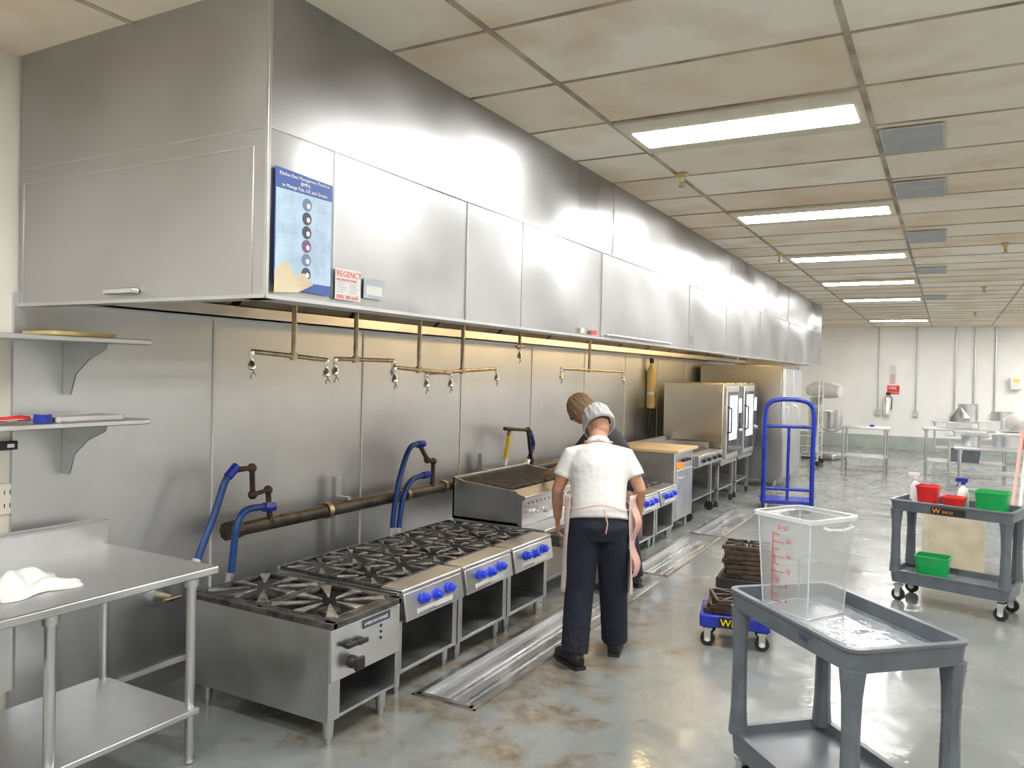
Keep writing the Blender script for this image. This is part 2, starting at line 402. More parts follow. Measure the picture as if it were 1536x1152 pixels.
for a in ups[1:-1]: m.box(HX-.004,HX+.0025,a-.002,a+.002,HS,ZC)
m.build('seam_trim',STEELR,hd)
MB().box(WX,HX,HY0,HY0+.01,HS,ZC).build('end_panel',HOODE,hd)
MB().box(WX,HX,HY0,HY0+.01,HZ,HS).build('end_panel',HOODE,hd)
m=MB(); 
m.box(WX,HX+.003,HY0-.003,HY0,HS-.003,HS+.003).box(WX+.03,HX-.07,HY0-.003,HY0,HS-.068,HS-.062)
m.box(WX+.03,WX+.036,HY0-.003,HY0,HZ,HS-.062).box(HX-.074,HX-.068,HY0-.003,HY0,HZ,HS-.062).box(HX-.008,HX+.006,HY0-.005,HY0+.010,HZ,ZC).box(WX,HX,HY0-.008,HY0,HZ-.004,HZ+.012)
m.build('end_trim',STEELR,hd,bevel=.001)
p=ony(182,437,HY0-.012)
MB().sweep([(p.x-.09,p.y+.01,p.z),(p.x-.085,p.y-.012,p.z),(p.x+.085,p.y-.012,p.z),(p.x+.09,p.y+.01,p.z)],.012,8).build('latch_handle',STEEL,hd)
MB().box(WX,HX,HY1-.01,HY1,HZ,ZC).build('end_panel',HOODE,hd)
m=MB(); m.box(HX-.16,HX-.008,HY0+.01,HY1-.01,HZ,HZ+.012).box(HX-.165,HX-.155,HY0+.01,HY1-.01,HZ,HZ+.05)
m.box(WX,WX+.14,HY0+.01,HY1-.01,HZ+.02,HZ+.03).box(WX+.13,WX+.14,HY0+.01,HY1-.01,HZ+.02,HZ+.09).box(WX,HX-.01,HY0+.01,HY0+.10,HZ,HZ+.01)
m.build('grease_gutter',STEEL,hd)
y=HY0+.15
FILT=mat('filter_steel',(.46,.41,.33),.45,1,.2,5)
while y<HY1-1:
    m=MB().prism([(WX+.08,HZ+.1),(WX+.11,HZ+.08),(-3.05,HZ+.55),(-3.08,HZ+.57)],1,y,y+.94)
    m.build('grease_filter',FILT,hd); y+=1.0
MB().box(-3.2,HX-.02,HY0+.02,HY1-.02,HZ+.55,HZ+.56).build('inner_liner',mat('glow_tinted_liner',(.5,.46,.38),.4,.9,.2,4),hd)  # liner colour is yellowed to carry the glow of the hood lamps
for y in (5.8,7.6,9.2,10.8,12.4,13.8):
    MB().lathe([(.02,.15),(.02,0),(.07,-.02),(.075,-.09),(.05,-.15),(.01,-.17)],c=(-2.6,y,HZ+.41),n=14).build('lamp_globe',HLAMP,hd)
a=onx(915,508,HX+.02); b=onx(1005,512,HX+.02)
MB().sweep([(HX,a.y,HZ+.03),(HX+.03,a.y+.01,HZ+.03),(HX+.03,b.y-.01,HZ+.03),(HX,b.y,HZ+.03)],.008,8).build('pull_bar',STEEL,hd)
# poster
py0,py1,pz0,pz1=2.065,2.365,2.03,2.475
t=thing('poster','blue kitchen grease management poster with torn bottom corner taped to the hood','poster',(HX+.02,(py0+py1)/2,pz0))
X=HX+.0135
MB().prism([(py0,pz0+.04),(py0+.06,pz0+.01),(py1,pz0),(py1,pz1-.01),(py0,pz1)],0,X-.0005,X+.001).build('sheet',POSTB,t,smooth=False)
MB().box(X+.001,X+.0016,py0+.004,py1-.004,pz0+.040,pz1-.075).build('printed_area',POSTL,t,smooth=False)
MB().prism([(py0+.0,pz0-.012),(py0+.12,pz0+.0),(py0+.20,pz0+.035),(py0+.15,pz0+.075),(py0+.10,pz0+.06),(py0+.06,pz0+.115),(py0+.0,pz0+.07)],0,X+.0025,X+.0035).build('torn_corner',mat('torn_paper',(.62,.54,.38),.8),t,smooth=False)
for i,s in enumerate(('Kitchen Best Management Practices','(BMPs)','to Manage Fats, Oil, and Grease')):
    text(s,.0182,(X+.002,(py0+py1)/2,pz1-.026-.02*i),PRINTW,t,al='CENTER')
PLUM=mat('plum_print',(.18,.08,.2))
for k in range(6):
    z=pz1-.112-.052*k
    Mx=Matrix.Translation((X+.0022,(py0+py1)/2+.01,z))@Matrix.Rotation(PI/2,4,'Y')
    MB().lathe([(.024,0),(.024,.001)],M=Mx,n=20).build('picture_disc',[PRINTG,PRINTD,PRINTD,PLUM,PRINTG,PRINTD][k],t)
    MB().lathe([(.008,.001),(.010,.0018)],M=Mx@Matrix.Translation((.004,.006,0)),n=8).build('picture',PRINTW,t)
    for sgn in (-1,1):
        m=MB()
        for q in range(4):
            w=random.uniform(.05,.08); c=(py0+py1)/2+sgn*.085
            m.box(X+.0016,X+.0019,c-w/2,c+w/2,z+.014-.009*q,z+.0152-.009*q)
        m.build('fine_print',PRINTF,t,smooth=False)
t=thing('service_sticker','white service sticker with red lettering on the hood beside the poster','sticker',(X,2.46,2.02))
MB().box(X-.0005,X+.0005,2.39,2.545,2.025,2.15).build('sheet',PAPER,t,smooth=False)
text('REGENCY',.034,(X+.001,2.397,2.118),PRINTR,t); text('FIRE PROTECTION',.0145,(X+.001,2.397,2.10),PRINTR,t)
text('(888) 380-6645',.022,(X+.001,2.395,2.03),PRINTR,t)
for yy in (2.40,2.475):
    m=MB()
    for q in range(5): m.box(X+.0005,X+.001,yy,yy+.04+.010*(q%3),2.055+.009*q,2.057+.009*q)
    m.build('fine_print',PRINTF,t,smooth=False)
t=thing('service_sticker','small pale blue inspection sticker right of the red lettered sticker','sticker',(X,2.62,2.03))
MB().box(X-.0005,X+.0005,2.565,2.70,2.045,2.13).build('sheet',mat('pale_blue_paper',(.42,.48,.55),.6),t,smooth=False)
MB().box(X+.0005,X+.001,2.58,2.685,2.06,2.10).build('printed_area',PAPER,t,smooth=False)
for px,py,w,cm,lb in ((874,492,.05,FRAMEC,'small yellow tag stuck low on the hood front'),(891,500,.09,RED,'small red and white tag stuck low on the hood front')):
    a=onx(px,py,X); o=MB().box(X-.001,X+.001,a.y-w/2,a.y+w/2,max(a.z-.03,2.02),max(a.z-.03,2.02)+.03).build('tag',cm,smooth=False); tag(o,lb,'tag')
# ---------------------------------------------------------------- suppression pipes
sp=[((442,455),(442,527),(378,527),(490,540),'fire suppression pipe with two nozzles nearest the poster'),
    ((535,460),(535,535),(503,538),(590,541),'second fire suppression nozzle pipe from the near end'),
    ((630,472),(630,552),(592,551),(676,560),'third fire suppression nozzle pipe from the near end'),
    ((695,482),(695,556),(640,560),(745,553),'fourth fire suppression nozzle pipe from the near end'),
    ((885,510),(885,551),(842,553),(935,558),'fire suppression nozzle pipe above the two workers'),
    ((780,500),(780,520),(775,520),(786,520),'short single fire suppression nozzle under the hood')]
for i,(a,b,c,d,lb) in enumerate(sp):
    xx=-2.95+(.08 if i==2 else 0)
    A=onx(*a,xx);B=onx(*b,xx);c1=onx(*c,xx);d1=onx(*d,xx)
    B.y=A.y; B.z=c1.z+(d1.z-c1.z)*(B.y-c1.y)/max(.01,(d1.y-c1.y))
    t=thing('nozzle_pipe',lb,'pipe',(xx,A.y,B.z),0,'fire suppression nozzle pipes')
    MB().cyl(B,(xx,A.y,2.552),.013).build('drop_pipe',BRASS,t)
    MB().cyl(c1,d1,.012).lathe([(.02,-.02),(.02,.02)],c=B,n=12).build('cross_pipe',BRASS,t)
    for e in ((c1,d1) if (d1-c1).length>.2 else (B,)):
        m=MB().lathe([(.013,.0),(.015,-.02),(.010,-.03),(.010,-.05),(.018,-.06),(.020,-.085),(.012,-.09)],c=e,n=12,M=None)
        n=m.build('nozzle',CHROME,t)
        MB().sweep([e+V((0,0,-.085)),e+V((0,.03,-.12)),e+V((0,.012,-.10)),e+V((.01,-.015,-.12)),e+V((0,0,-.13))],.0025,5).build('wire_tail',STEELD,n)
# ---------------------------------------------------------------- tables
def table(label,x0,x1,y0,y1,zt,zs=.25,legs=None,group=None,mt=STEEL,name='work_table'):
    t=thing(name,label,'table',((x0+x1)/2,(y0+y1)/2,0),0,group)
    MB().box(x0,x1,y0,y1,zt-.035,zt).build('tabletop',mt,t,bevel=.006)
    if zs: MB().box(x0+.05,x1-.05,y0+.05,y1-.05,zs-.025,zs).build('undershelf',mt,t,bevel=.004)
    for (lx,ly) in legs or [(x0+.07,y0+.07),(x1-.07,y0+.07),(x0+.07,y1-.07),(x1-.07,y1-.07)]:
        MB().lathe([(.014,0),(.022,.01),(.016,.03),(.0205,.05),(.0205,zt-.09),(.03,zt-.088),(.03,zt-.036)],c=(lx,ly,0),n=16).build('leg',STEEL,t)
    return t
lt=table('stainless work table with backsplash at the left edge of the photo',-3.56,-2.78,.75,2.40,.87,.25,[(-2.87,2.33),(-3.48,2.33),(-2.87,1.71),(-3.48,1.71),(-2.87,.85),(-3.48,.85)])
MB().box(-3.575,-3.555,.75,2.40,.83,.985).box(-3.62,-3.555,.75,2.40,.975,.99).build('backsplash',STEEL,lt,bevel=.004)
MB().tray(.50,.52,.60,.86,.04,.01,cx=-3.08,cy=1.32).build('sink_bowl',STEEL,lt)
m=MB()
random.seed(5)
c=onz(38,880,.872)
m.grid(lambda u,v:(c.x+(u-.5)*.30+.02*math.sin(9*v),c.y+(v-.5)*.30+.015*math.sin(11*u),.874+.045*abs(math.sin(PI*u)*math.sin(PI*v))*(1+.5*math.sin(13*u+4*v))+.012*math.sin(17*v+5*u)*math.sin(PI*u)*math.sin(PI*v)),24,24)
tag(m.build('towel',TOWEL,solid=.006),'crumpled white towel lying on the left steel work table','towel')
def wshelf(z,label,yb):
    t=thing('wall_shelf',label,'shelf',(-3.5,1.8,z),0,'steel wall shelves')
    MB().box(WX+.001,-3.34,.9,2.46,z-.025,z).build('shelf_board',STEEL,t,bevel=.004)
    for y in yb:
        MB().prism([(WX+.002,z-.026),(-3.36,z-.026),(-3.37,z-.05),(-3.50,z-.10),(-3.60,z-.17),(-3.64,z-.27),(WX+.002,z-.27)],1,y-.004,y+.004).build('bracket',STEELR,t,smooth=False)
    return t
wshelf(1.865,'upper stainless wall shelf above the left work table',(2.25,1.3)); wshelf(1.487,'lower stainless wall shelf holding red handled tools',(2.25,1.3))
o=MB().tray(.25,.30,1.866,1.885,.03,.006,cx=-3.52,cy=2.17,lip=.006).build('pan',TANK); tag(o,'shallow tan pan lying on the upper wall shelf','pan')
o=MB().tray(.25,.34,1.488,1.508,.03,.006,cx=-3.52,cy=2.2,lip=.006).build('pan',STEEL); tag(o,'shallow steel pan on the lower wall shelf','pan')
for k,(y,l) in enumerate(((1.72,.22),(1.80,.2),(1.93,.16))):
    t=thing('hand_tool',['red handled kitchen tool at the left end of the lower shelf','red handled kitchen tool in the middle of the lower shelf','short red handled tool nearest the steel pan on the shelf'][k],'tool',(-3.42-.03*k,y,1.488),0,'red handled tools on the shelf')
    MB().sweep([(0,-l/2,.014),(0,0,.016),(0,l/2-.04,.014)],[.009,.014,.010],10).build('handle',RED,t,world=False)
    MB().box(-.012,.012,l/2-.045,l/2+.05,.012,.016).build('blade',STEEL,t,world=False)
t=thing('tape_roll','small blue tape roll standing on the lower wall shelf','tape',(-3.40,1.98,1.488))
MB().lathe([(.02,0),(.035,0),(.035,.035),(.02,.035)],closed=True,n=20).build('roll',BLUEP,t,world=False)
MB().lathe([(.016,0),(.0199,0),(.0199,.035),(.016,.035)],closed=True,n=20).build('core',PAPER,t,world=False)
t=thing('wall_outlet','cream electrical outlet on the wall above the work table','outlet',(WX-.019,1.95,1.0))
a=onx(8,748,WX-.02)
MB().box(WX-.02,WX-.005,a.y-.06,a.y+.045,a.z-.07,a.z+.07).build('cover_plate',CREAM,t,bevel=.004)
m=MB()
for dz in (-.03,.03):
    for dy in (-.012,.012): m.box(WX-.006,WX-.004,a.y+dy-.002,a.y+dy+.002,a.z+dz-.01,a.z+dz+.01)
m.build('socket',BLACK,t)
a=onx(8,668,WX-.02); t=thing('wall_switch','black switch box mounted above the wall outlet','switch',(WX-.02,a.y,a.z-.02))
MB().box(WX-.02,WX+.01,a.y-.05,a.y+.04,a.z-.02,a.z+.02).build('housing',BLACK,t,bevel=.004)
MB().box(WX+.01,WX+.016,a.y-.01,a.y+.02,a.z-.008,a.z+.008).build('rocker',STEEL,t)
# ---------------------------------------------------------------- ranges
def grate(parent,cx,cy,z,sx,sy,fw=.017):
    m=MB()
    w=.013;h=.018
    for s in (-1,1):
        m.box(cx-sx,cx+sx,cy+s*sy-w/2,cy+s*sy+w/2,z-h,z)
        m.box(cx+s*sx-w/2,cx+s*sx+w/2,cy-sy,cy+sy,z-h,z)
    m.build('grate_frame',IRON,parent,bevel=.003)
    m=MB()
    for k in range(8):
        a=k*PI/4; dx,dy=math.cos(a),math.sin(a)
        L=min(sx/max(abs(dx),1e-6),sy/max(abs(dy),1e-6))
        r0=.050 if k%2==0 else .070
        P=V((-dy,dx,0))
        A=V((cx+dx*r0,cy+dy*r0,0));B=V((cx+dx*L*.97,cy+dy*L*.97,0))
        m.prism([(A+P*.004)[:2],(B+P*fw)[:2],(B-P*fw)[:2],(A-P*.004)[:2]],2,z-h+.010,z+.003)
    m.build('grate_fingers',IRONL,parent,bevel=.0015)
    MB().lathe([(.02,-.02),(.055,-.02),(.06,-.005),(.045,.0),(.02,.004)],c=(cx,cy,z-.04),n=16).cyl((cx,cy,z-.055),(cx+sx*.8,cy,z-.058),.012).build('burner',IRON,parent)
def legs(parent,x0,x1,y0,y1,h,r=.02):
    for lx in (x0,x1):
        for ly in (y0,y1): MB().lathe([(r*.7,0),(r*.75,.03),(r,.035),(r*1.15,h)],c=(lx,ly,0),n=14).build('leg',STEELR,parent)
def knob(parent,p,m=BLUEK,r=.026,n=V((1,0,0))):
    q=V((0,0,1)).rotation_difference(n).to_matrix().to_4x4()
    M=Matrix.Translation(p)@q
    k=MB().lathe([(r*1.1,0),(r*1.1,.006),(r*.9,.008),(r*.8,.036),(r*.6,.04)],n=18,M=M).box(-.005,.005,-r*.85,r*.85,.034,.046,M=M).build('knob',m,parent,bevel=.002)
    return k
XB=-3.40; XF=-2.50; ZR=.585
t=thing('gas_range','four burner steel range next to the low stock pot stove, nearest of its row','range',((XB+XF)/2,3.645,0),0,'low four burner gas ranges')
r2=t; y0,y1=3.352,3.936
m=MB(); m.box(XB,XF-.02,y0,y0+.015,.12,ZR-.02).box(XB,XF-.02,y1-.015,y1,.12,ZR-.02).box(XB,XB+.015,y0+.015,y1-.015,.12,ZR-.02).box(XB,XF-.021,y0+.015,y1-.015,.12,.14).box(XB,XF-.03,y0+.015,y1-.015,.40,.42).box(XF-.035,XF-.0205,y0+.015,y0+.045,.12,.42).box(XF-.035,XF-.0205,y1-.045,y1-.015,.12,.42)
m.box(XB,XB+.02,y0,y1,ZR-.0199,ZR).build('body',STEELR,t,bevel=.002)
MB().box(XB+.016,XF-.14,y0+.016,y1-.016,.47,.49).build('drip_tray',IRON,t)
MB().box(XF-.14,XF+.01,y0+.004,y1-.004,ZR-.025,ZR-.002).build('front_ledge',STEEL,t,bevel=.007)
nrm=V((1,0,.18)).normalized()
MB().prism([(XF-.02,.41),(XF+.035,.415),(XF+.012,ZR-.026),(XF-.02,ZR-.026)],1,y0+.010,y1-.010).build('control_panel',STEEL,t,bevel=.004)
for k in range(3): knob(t,(XF+.022,y0+.17+.125*k,.505 if k%2==0 else .497),BLUEK,.030,nrm)
MB().box(XF+.028,XF+.032,y0+.11,y1-.13,.423,.46).build('name_plate',PAPER,t)
text('IMPERIAL',.038,(XF+.0335,y0+.13,.428),PRINTD,t,ax=((0,1,0),(-.13,0,.99)))
for gx in (XF-.14-.185,XB+.20):
    for gy in (y0+.15,y1-.15): grate(t,gx,gy,ZR+.002,.183,.136)
legs(t,XB+.08,XF-.07,y0+.06,y1-.06,.121)
base=r2.location.copy()
for k,lb in enumerate(('four burner steel range in the middle of the three identical ranges','four burner steel range third in the row, beside the charbroiler')):
    dup(r2,base+V((0,.60*(k+1),0)),label=lb)
dup(r2,base+V((-.04,3.75,0)),label='blue knobbed range partly hidden behind the white shirted worker'); dup(r2,base+V((-.04,4.355,0)),label='blue knobbed range just past the workers, beside the lidded fryer')
t=thing('stock_pot_stove','low two burner stock pot stove with black knobs nearest the camera','stove',(-2.9,2.98,0))
x0,x1,y0,y1,zt=-3.36,-2.44,2.735,3.250,.555
m=MB(); m.box(x0,x1,y0,y0+.018,.12,zt).box(x0,x1,y1-.018,y1,.12,zt).box(x0,x0+.015,y0+.018,y1-.018,.12,zt).box(x0+.015,x1-.02,y0+.018,y1-.018,.30,.315).box(x0+.015,x1-.005,y0+.018,y1-.018,.122,.137)
m.box(x1-.02,x1-.0005,y0+.018,y0+.08,.122,.30)
m.build('body',STEELR,t)
MB().box(x1-.018,x1+.012,y0+.004,y1,.305,zt-.005).build('control_panel',STEEL,t,bevel=.004)
MB().box(x0-.01,x1+.025,y0-.01,y0+.03,zt,zt+.03).box(x0-.01,x1+.025,y1-.03,y1+.01,zt,zt+.03).box(x0-.01,x0+.03,y0,y1,zt,zt+.03).box(x1-.045,x1+.025,y0,y1,zt,zt+.03).box(x0+.44,x0+.48,y0,y1,zt,zt+.03).build('top_frame',IRON,t,bevel=.004)
MB().box(x0+.02,x1-.02,y0+.02,y1-.02,zt-.09,zt-.08).build('drip_tray',IRON,t)
grate(t,x0+.235,(y0+y1)/2,zt+.034,.20,.22,.030); grate(t,x1-.235,(y0+y1)/2,zt+.034,.20,.22,.030)
MB().box(x1+.012,x1+.016,y0+.22,y0+.43,.50,.54).build('name_plate',PRINTD,t)
text('AMERICAN RANGE',.021,(x1+.0165,y0+.23,.512),PRINTW,t)
for yy,zz in ((y0+.11,.46),(y0+.19,.455)):
    k=MB().lathe([(.02,0),(.02,.02),(.012,.03)],n=14,M=Matrix.Translation((x1+.012,yy,zz))@Matrix.Rotation(PI/2,4,'Y')).box(x1+.03,x1+.05,yy-.035,yy+.035,zz-.01,zz+.012).build('valve_knob',BLACK,t,bevel=.004)
MB().lathe([(.03,0),(.03,.02),(.024,.045),(.02,.05)],n=14,M=Matrix.Translation((x1+.012,y0+.14,.37))@Matrix.Rotation(PI/2,4,'Y')).box(x1+.055,x1+.075,y0+.11,y0+.17,.34,.40).build('regulator_knob',BLACK,t,bevel=.005)
for zz in (.42,.45,.48): MB().lathe([(.008,0),(.006,.006)],n=10,M=Matrix.Translation((x1+.012,y0+.36,zz))@Matrix.Rotation(PI/2,4,'Y')).build('port_hole',BLACK,t)
legs(t,x0+.06,x1-.04,y0+.05,y1-.08,.123,.024)
# charbroiler on stand
y0,y1=5.30,6.55
st=table('low steel equipment stand carrying the charbroiler',-3.45,-2.62,y0,y1,.565,.16,name='equipment_stand')
st['category']='stand'
t=thing('charbroiler','steel gas charbroiler with slatted grates behind the ranges','charbroiler',(-3.2,(y0+y1)/2,.566))
xb,xf=-3.46,-2.84
prof=[(xb,.567),(xf,.567),(xf,.80),(xf-.04,.835),(xb+.1,.875),(xb,.90)]
m=MB(); m.prism(prof,1,y0,y0+.02).prism(prof,1,y1-.02,y1).box(xb,xb+.02,y0,y1,.567,.90).box(xb,xf,y0,y1,.567,.59).prism([(xb+.02,.84),(xf-.09,.79),(xf-.09,.80),(xb+.02,.85)],1,y0+.02,y1-.02)
m.build('body',STEEL,t,bevel=.003)
MB().prism([(xf-.02,.567),(xf+.02,.567),(xf+.02,.76),(xf+.05,.775),(xf+.05,.80),(xf-.09,.835),(xf-.09,.80),(xf-.02,.79)],1,y0-.005,y1+.005).build('front_panel',STEEL,t,bevel=.003)
for k in range(6):
    m=MB(); ya=y0+.03+k*.199
    for q in range(7): m.box(xb+.03,xf-.10,ya+q*.028,ya+q*.028+.013,0,.02)
    m.box(xb+.03,xb+.05,ya,ya+.185,0,.02).box(xf-.12,xf-.10,ya,ya+.185,0,.02)
    for v in m.bm.verts: v.co.z+= .822+(xf-v.co.x)*.07
    m.build('broiler_grate',IRON,t)
for k in range(6): knob(t,(xf+.02,y0+.2+k*.17,.655),STEELR,.028)
m=MB()
for k in range(16): m.lathe([(.008,0),(.008,.002)],n=8,M=Matrix.Translation((xf+.02,y0+.10+k*.07,.735))@Matrix.Rotation(PI/2,4,'Y'))
m.build('vent_holes',BLACK,t)
# lidded fryer
t=thing('fryer','square steel fryer under a flat tan board beyond the workers','fryer',(-2.95,8.75,0))
MB().box(-3.32,-2.60,8.42,9.12,.14,.90).build('cabinet',STEEL,t,bevel=.006)
MB().box(-3.36,-2.55,8.36,9.16,.90,.935).build('board_lid',BOARD,t,bevel=.006)
MB().box(-2.60,-2.585,8.47,9.07,.17,.70).build('door',STEEL,t,bevel=.004)
MB().sweep([(-2.585,8.52,.62),(-2.55,8.53,.62),(-2.55,8.66,.62),(-2.585,8.67,.62)],.008,8).build('door_handle',STEEL,t)
for yy in (8.6,8.7,8.8): knob(t,(-2.6,yy+.1,.80),BLACK,.02)
MB().box(-2.6,-2.59,8.47,8.75,.72,.78).build('label_strip',ORANGE,t)
legs(t,-3.25,-2.66,8.49,9.05,.141)
# griddle
t=thing('griddle','flat steel griddle on open wheeled stand beside the combi oven','griddle',(-2.95,9.8,0))
MB().box(-3.35,-2.62,9.24,10.36,.64,.80).build('body',STEELR,t,bevel=.004)
MB().box(-3.30,-2.70,9.30,10.30,.80,.815).build('plate',STEELD,t)
MB().box(-3.38,-3.34,9.22,10.38,.64,.93).box(-3.35,-2.75,9.22,9.24,.70,.88).box(-3.35,-2.75,10.36,10.38,.70,.88).build('splash_guard',STEEL,t)
MB().box(-2.62,-2.56,9.26,10.34,.67,.80).build('control_panel',STEEL,t,bevel=.005)
for k in range(4): knob(t,(-2.56,9.4+k*.25,.735),BLACK,.028)
MB().box(-3.32,-2.65,9.28,10.32,.24,.26).build('undershelf',STEELR,t)
for lx in (-3.28,-2.70):
    for ly in (9.32,10.28):
        l=MB().box(lx-.02,lx+.02,ly-.02,ly+.02,.12,.65).build('leg',STEELR,t)
        MB().cyl((lx,ly-.02,.06),(lx,ly+.02,.06),.06).box(lx-.03,lx+.03,ly-.03,ly+.03,.10,.12).build('caster',RUB,l)
OVS=mat('warm_lit_oven_steel',(.72,.68,.60),.22,1,.06,2,.006,1.5,bdet=0)  # warm light from the hood is mixed into this steel colour
def oven(y0,y1,label):
    t=thing('combi_oven',label,'oven',(-3.0,(y0+y1)/2,0),0,'combi ovens on stands')
    MB().box(-3.42,-2.60,y0,y1,.60,1.665).build('cabinet',OVS,t,bevel=.012)
    d=MB().box(-2.60,-2.555,y0+.02,y1-.24,.66,1.62).build('door',STEEL,t,bevel=.01)
    MB().box(-2.556,-2.548,y0+.08,y1-.30,.72,1.55).build('door_glass',GLASSD,d,bevel=.01)
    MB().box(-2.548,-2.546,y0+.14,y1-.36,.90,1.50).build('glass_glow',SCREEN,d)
    MB().sweep([(-2.555,y0+.05,1.35),(-2.50,y0+.05,1.33),(-2.50,y0+.05,1.02),(-2.555,y0+.05,1.0)],.012,8).build('door_handle',BLACK,d)
    p=MB().box(-2.60,-2.56,y1-.22,y1-.02,.66,1.62).build('control_column',GLASSD,t,bevel=.008)
    MB().box(-2.56,-2.557,y1-.20,y1-.05,1.25,1.45).build('display',SCREEN,p)
    knob(t,(-2.56,y1-.12,1.0),STEEL,.03)
    MB().box(-3.45,-2.62,y0+.02,y1-.02,.56,.60).box(-3.42,-2.66,y0+.05,y1-.05,.22,.24).build('stand',STEELR,t)
    for lx in (-3.40,-2.68):
        for ly in (y0+.07,y1-.07):
            l=MB().box(lx-.02,lx+.02,ly-.02,ly+.02,.08,.57).build('leg',STEELR,t)
            MB().lathe([(.025,0),(.028,.05),(.015,.09)],c=(lx,ly,0),n=12).build('foot',RUB,l)
    return t
oven(10.5,11.42,'nearer steel combi oven on a stand with lit glass door'); oven(11.50,12.42,'farther steel combi oven behind the nearer one')
t=thing('refrigerator','tall stainless refrigerator cabinet beyond the combi ovens','refrigerator',(-2.9,13.6,0))
MB().box(-3.60,-2.30,12.95,14.6,.12,1.95).build('cabinet',mat('fridge_steel',(.36,.37,.385),.38,1,.05,2),t,bevel=.01)
for a,b in ((12.98,13.76),(13.79,14.57)):
    d=MB().box(-2.30,-2.25,a,b,.16,1.90).build('door',STEEL,t,bevel=.008)
    MB().sweep([(-2.25,a+.07,1.3),(-2.20,a+.07,1.28),(-2.20,a+.07,.92),(-2.25,a+.07,.9)],.012,8).build('door_handle',STEEL,d)
legs(t,-3.5,-2.4,13.05,14.5,.121,.03)
c=onx(990,600,-3.55); c.y-=.15
t=thing('gas_cylinder','slim tan pressure cylinder strapped to the wall beside the oven','cylinder',(-3.62,c.y,1.28))
MB().lathe([(.02,0),(.06,.01),(.068,.05),(.068,.50),(.05,.57),(.025,.61),(.025,.64)],c=(-3.63,c.y,1.28),n=20).build('tank',TANK,t)
MB().lathe([(.03,.64),(.03,.69),(.02,.71)],c=(-3.63,c.y,1.28),n=12).build('valve',BLACK,t)
MB().sweep([(-3.63,c.y,1.27),(-3.63,c.y-.04,1.15),(-3.64,c.y-.05,.95)],.018,8).build('outlet_pipe',BLACK,t)
MB().lathe([(.069,.2),(.071,.2),(.071,.24),(.069,.24)],c=(-3.63,c.y,1.28),n=20,closed=True).build('strap',STEEL,t)
t=thing('gas_pipe','thick black gas pipe running along the steel wall behind the ranges','pipe',(-3.52,4.3,.0))
MB().sweep([(-3.52,3.12,.82),(-3.52,3.16,.82),(-3.52,8.3,.82)],[.048,.042,.042],18).build('main_pipe',PIPEB,t)
MB().cyl((-3.52,3.08,.82),(-3.52,3.17,.82),.054,8).build('end_cap',RUST,t)
for yy in (3.9,4.75,5.25): MB().lathe([(.045,-.02),(.052,-.02),(.052,.02),(.045,.02)],closed=True,n=18,M=Matrix.Translation((-3.52,yy,.82))@Matrix.Rotation(PI/2,4,'X')).build('coupling',BRASS,t)
for px,pa in ((508,715),(725,680)):
    p=onx(px,pa,-3.6); MB().box(-3.64,-3.60,p.y-.025,p.y+.025,.0,p.z).box(-3.62,-3.50,p.y-.015,p.y+.015,.865,.885).build('strut',STEELR,t)
def path(pl,x,r=None): return [onx(a,b,x) for a,b in pl]
def smoothp(P,n=6):
    out=[]
    for i in range(len(P)-1):
        p0=P[max(i-1,0)];p1=P[i];p2=P[i+1];p3=P[min(i+2,len(P)-1)]
        for k in range(n):
            u=k/n
            out.append(.5*((2*p1)+(-p0+p2)*u+(2*p0-5*p1+4*p2-p3)*u*u+(-p0+3*p1-3*p2+p3)*u**3))
    out.append(P[-1]); return out
for pl in ([(350,705),(378,702),(379,742),(402,735),(405,780)],[(630,668),(641,690),(650,692),(648,735)],[(757,643),(792,645),(797,690),(800,712)]):
    P=path(pl,-3.50)
    r=MB().sweep(P,.018,10)
    for q in P[1:]: r.ell(q,(.028,.028,.028),10)
    r.build('riser',RUST,t)
def hose(label,pl,x,m=BLUEH,r=.02):
    P=smoothp(path(pl,x))
    t=thing('gas_hose',label,'hose',P[-1],0,'gas hoses behind the ranges')
    MB().sweep(P,r,12).build('hose',m,t)
    d0=(P[1]-P[0]).normalized(); MB().cyl(P[0]-d0*.03,P[0]+d0*.05,r*1.35,8).build('coupling',BLUEP if m is BLUEH else BRASS,t)
    d1=(P[-1]-P[-2]).normalized(); MB().cyl(P[-1]-d1*.04,P[-1]+d1*.02,r*1.3,8).build('coupling',STEEL,t)
hose('long blue gas hose hanging left of the stock pot stove',[(350,705),(338,722),(322,770),(305,815),(292,850)],-3.46)
hose('short blue gas hose dropping behind the stock pot stove',[(405,760),(370,765),(355,790),(350,830),(345,870)],-3.44)
hose('blue gas hose looping down behind the middle ranges',[(632,666),(615,672),(600,715),(592,760),(588,800)],-3.44)
hose('lower blue gas hose beside the looping hose behind the ranges',[(640,712),(618,720),(605,745),(597,800)],-3.44)
hose('yellow gas hose behind the charbroiler',[(765,646),(762,665),(757,695)],-3.52,YELH)
hose('blue gas hose next to the yellow hose behind the charbroiler',[(795,650),(800,668),(790,695)],-3.52)
c=onx(240,893,WX+.02)
t=thing('wall_valve','brass valve low on the steel wall beside the work table','valve',c)
MB().lathe([(.06,-.02),(.055,.012)],n=18,M=Matrix.Translation(c)@Matrix.Rotation(PI/2,4,'Y')).build('escutcheon',STEEL,t)
MB().cyl(c,c+V((.10,0,0)),.018).sweep([c+V((.10,-.05,0)),c+V((.10,.05,0))],.012,8).build('valve_stem',BRASS,t)
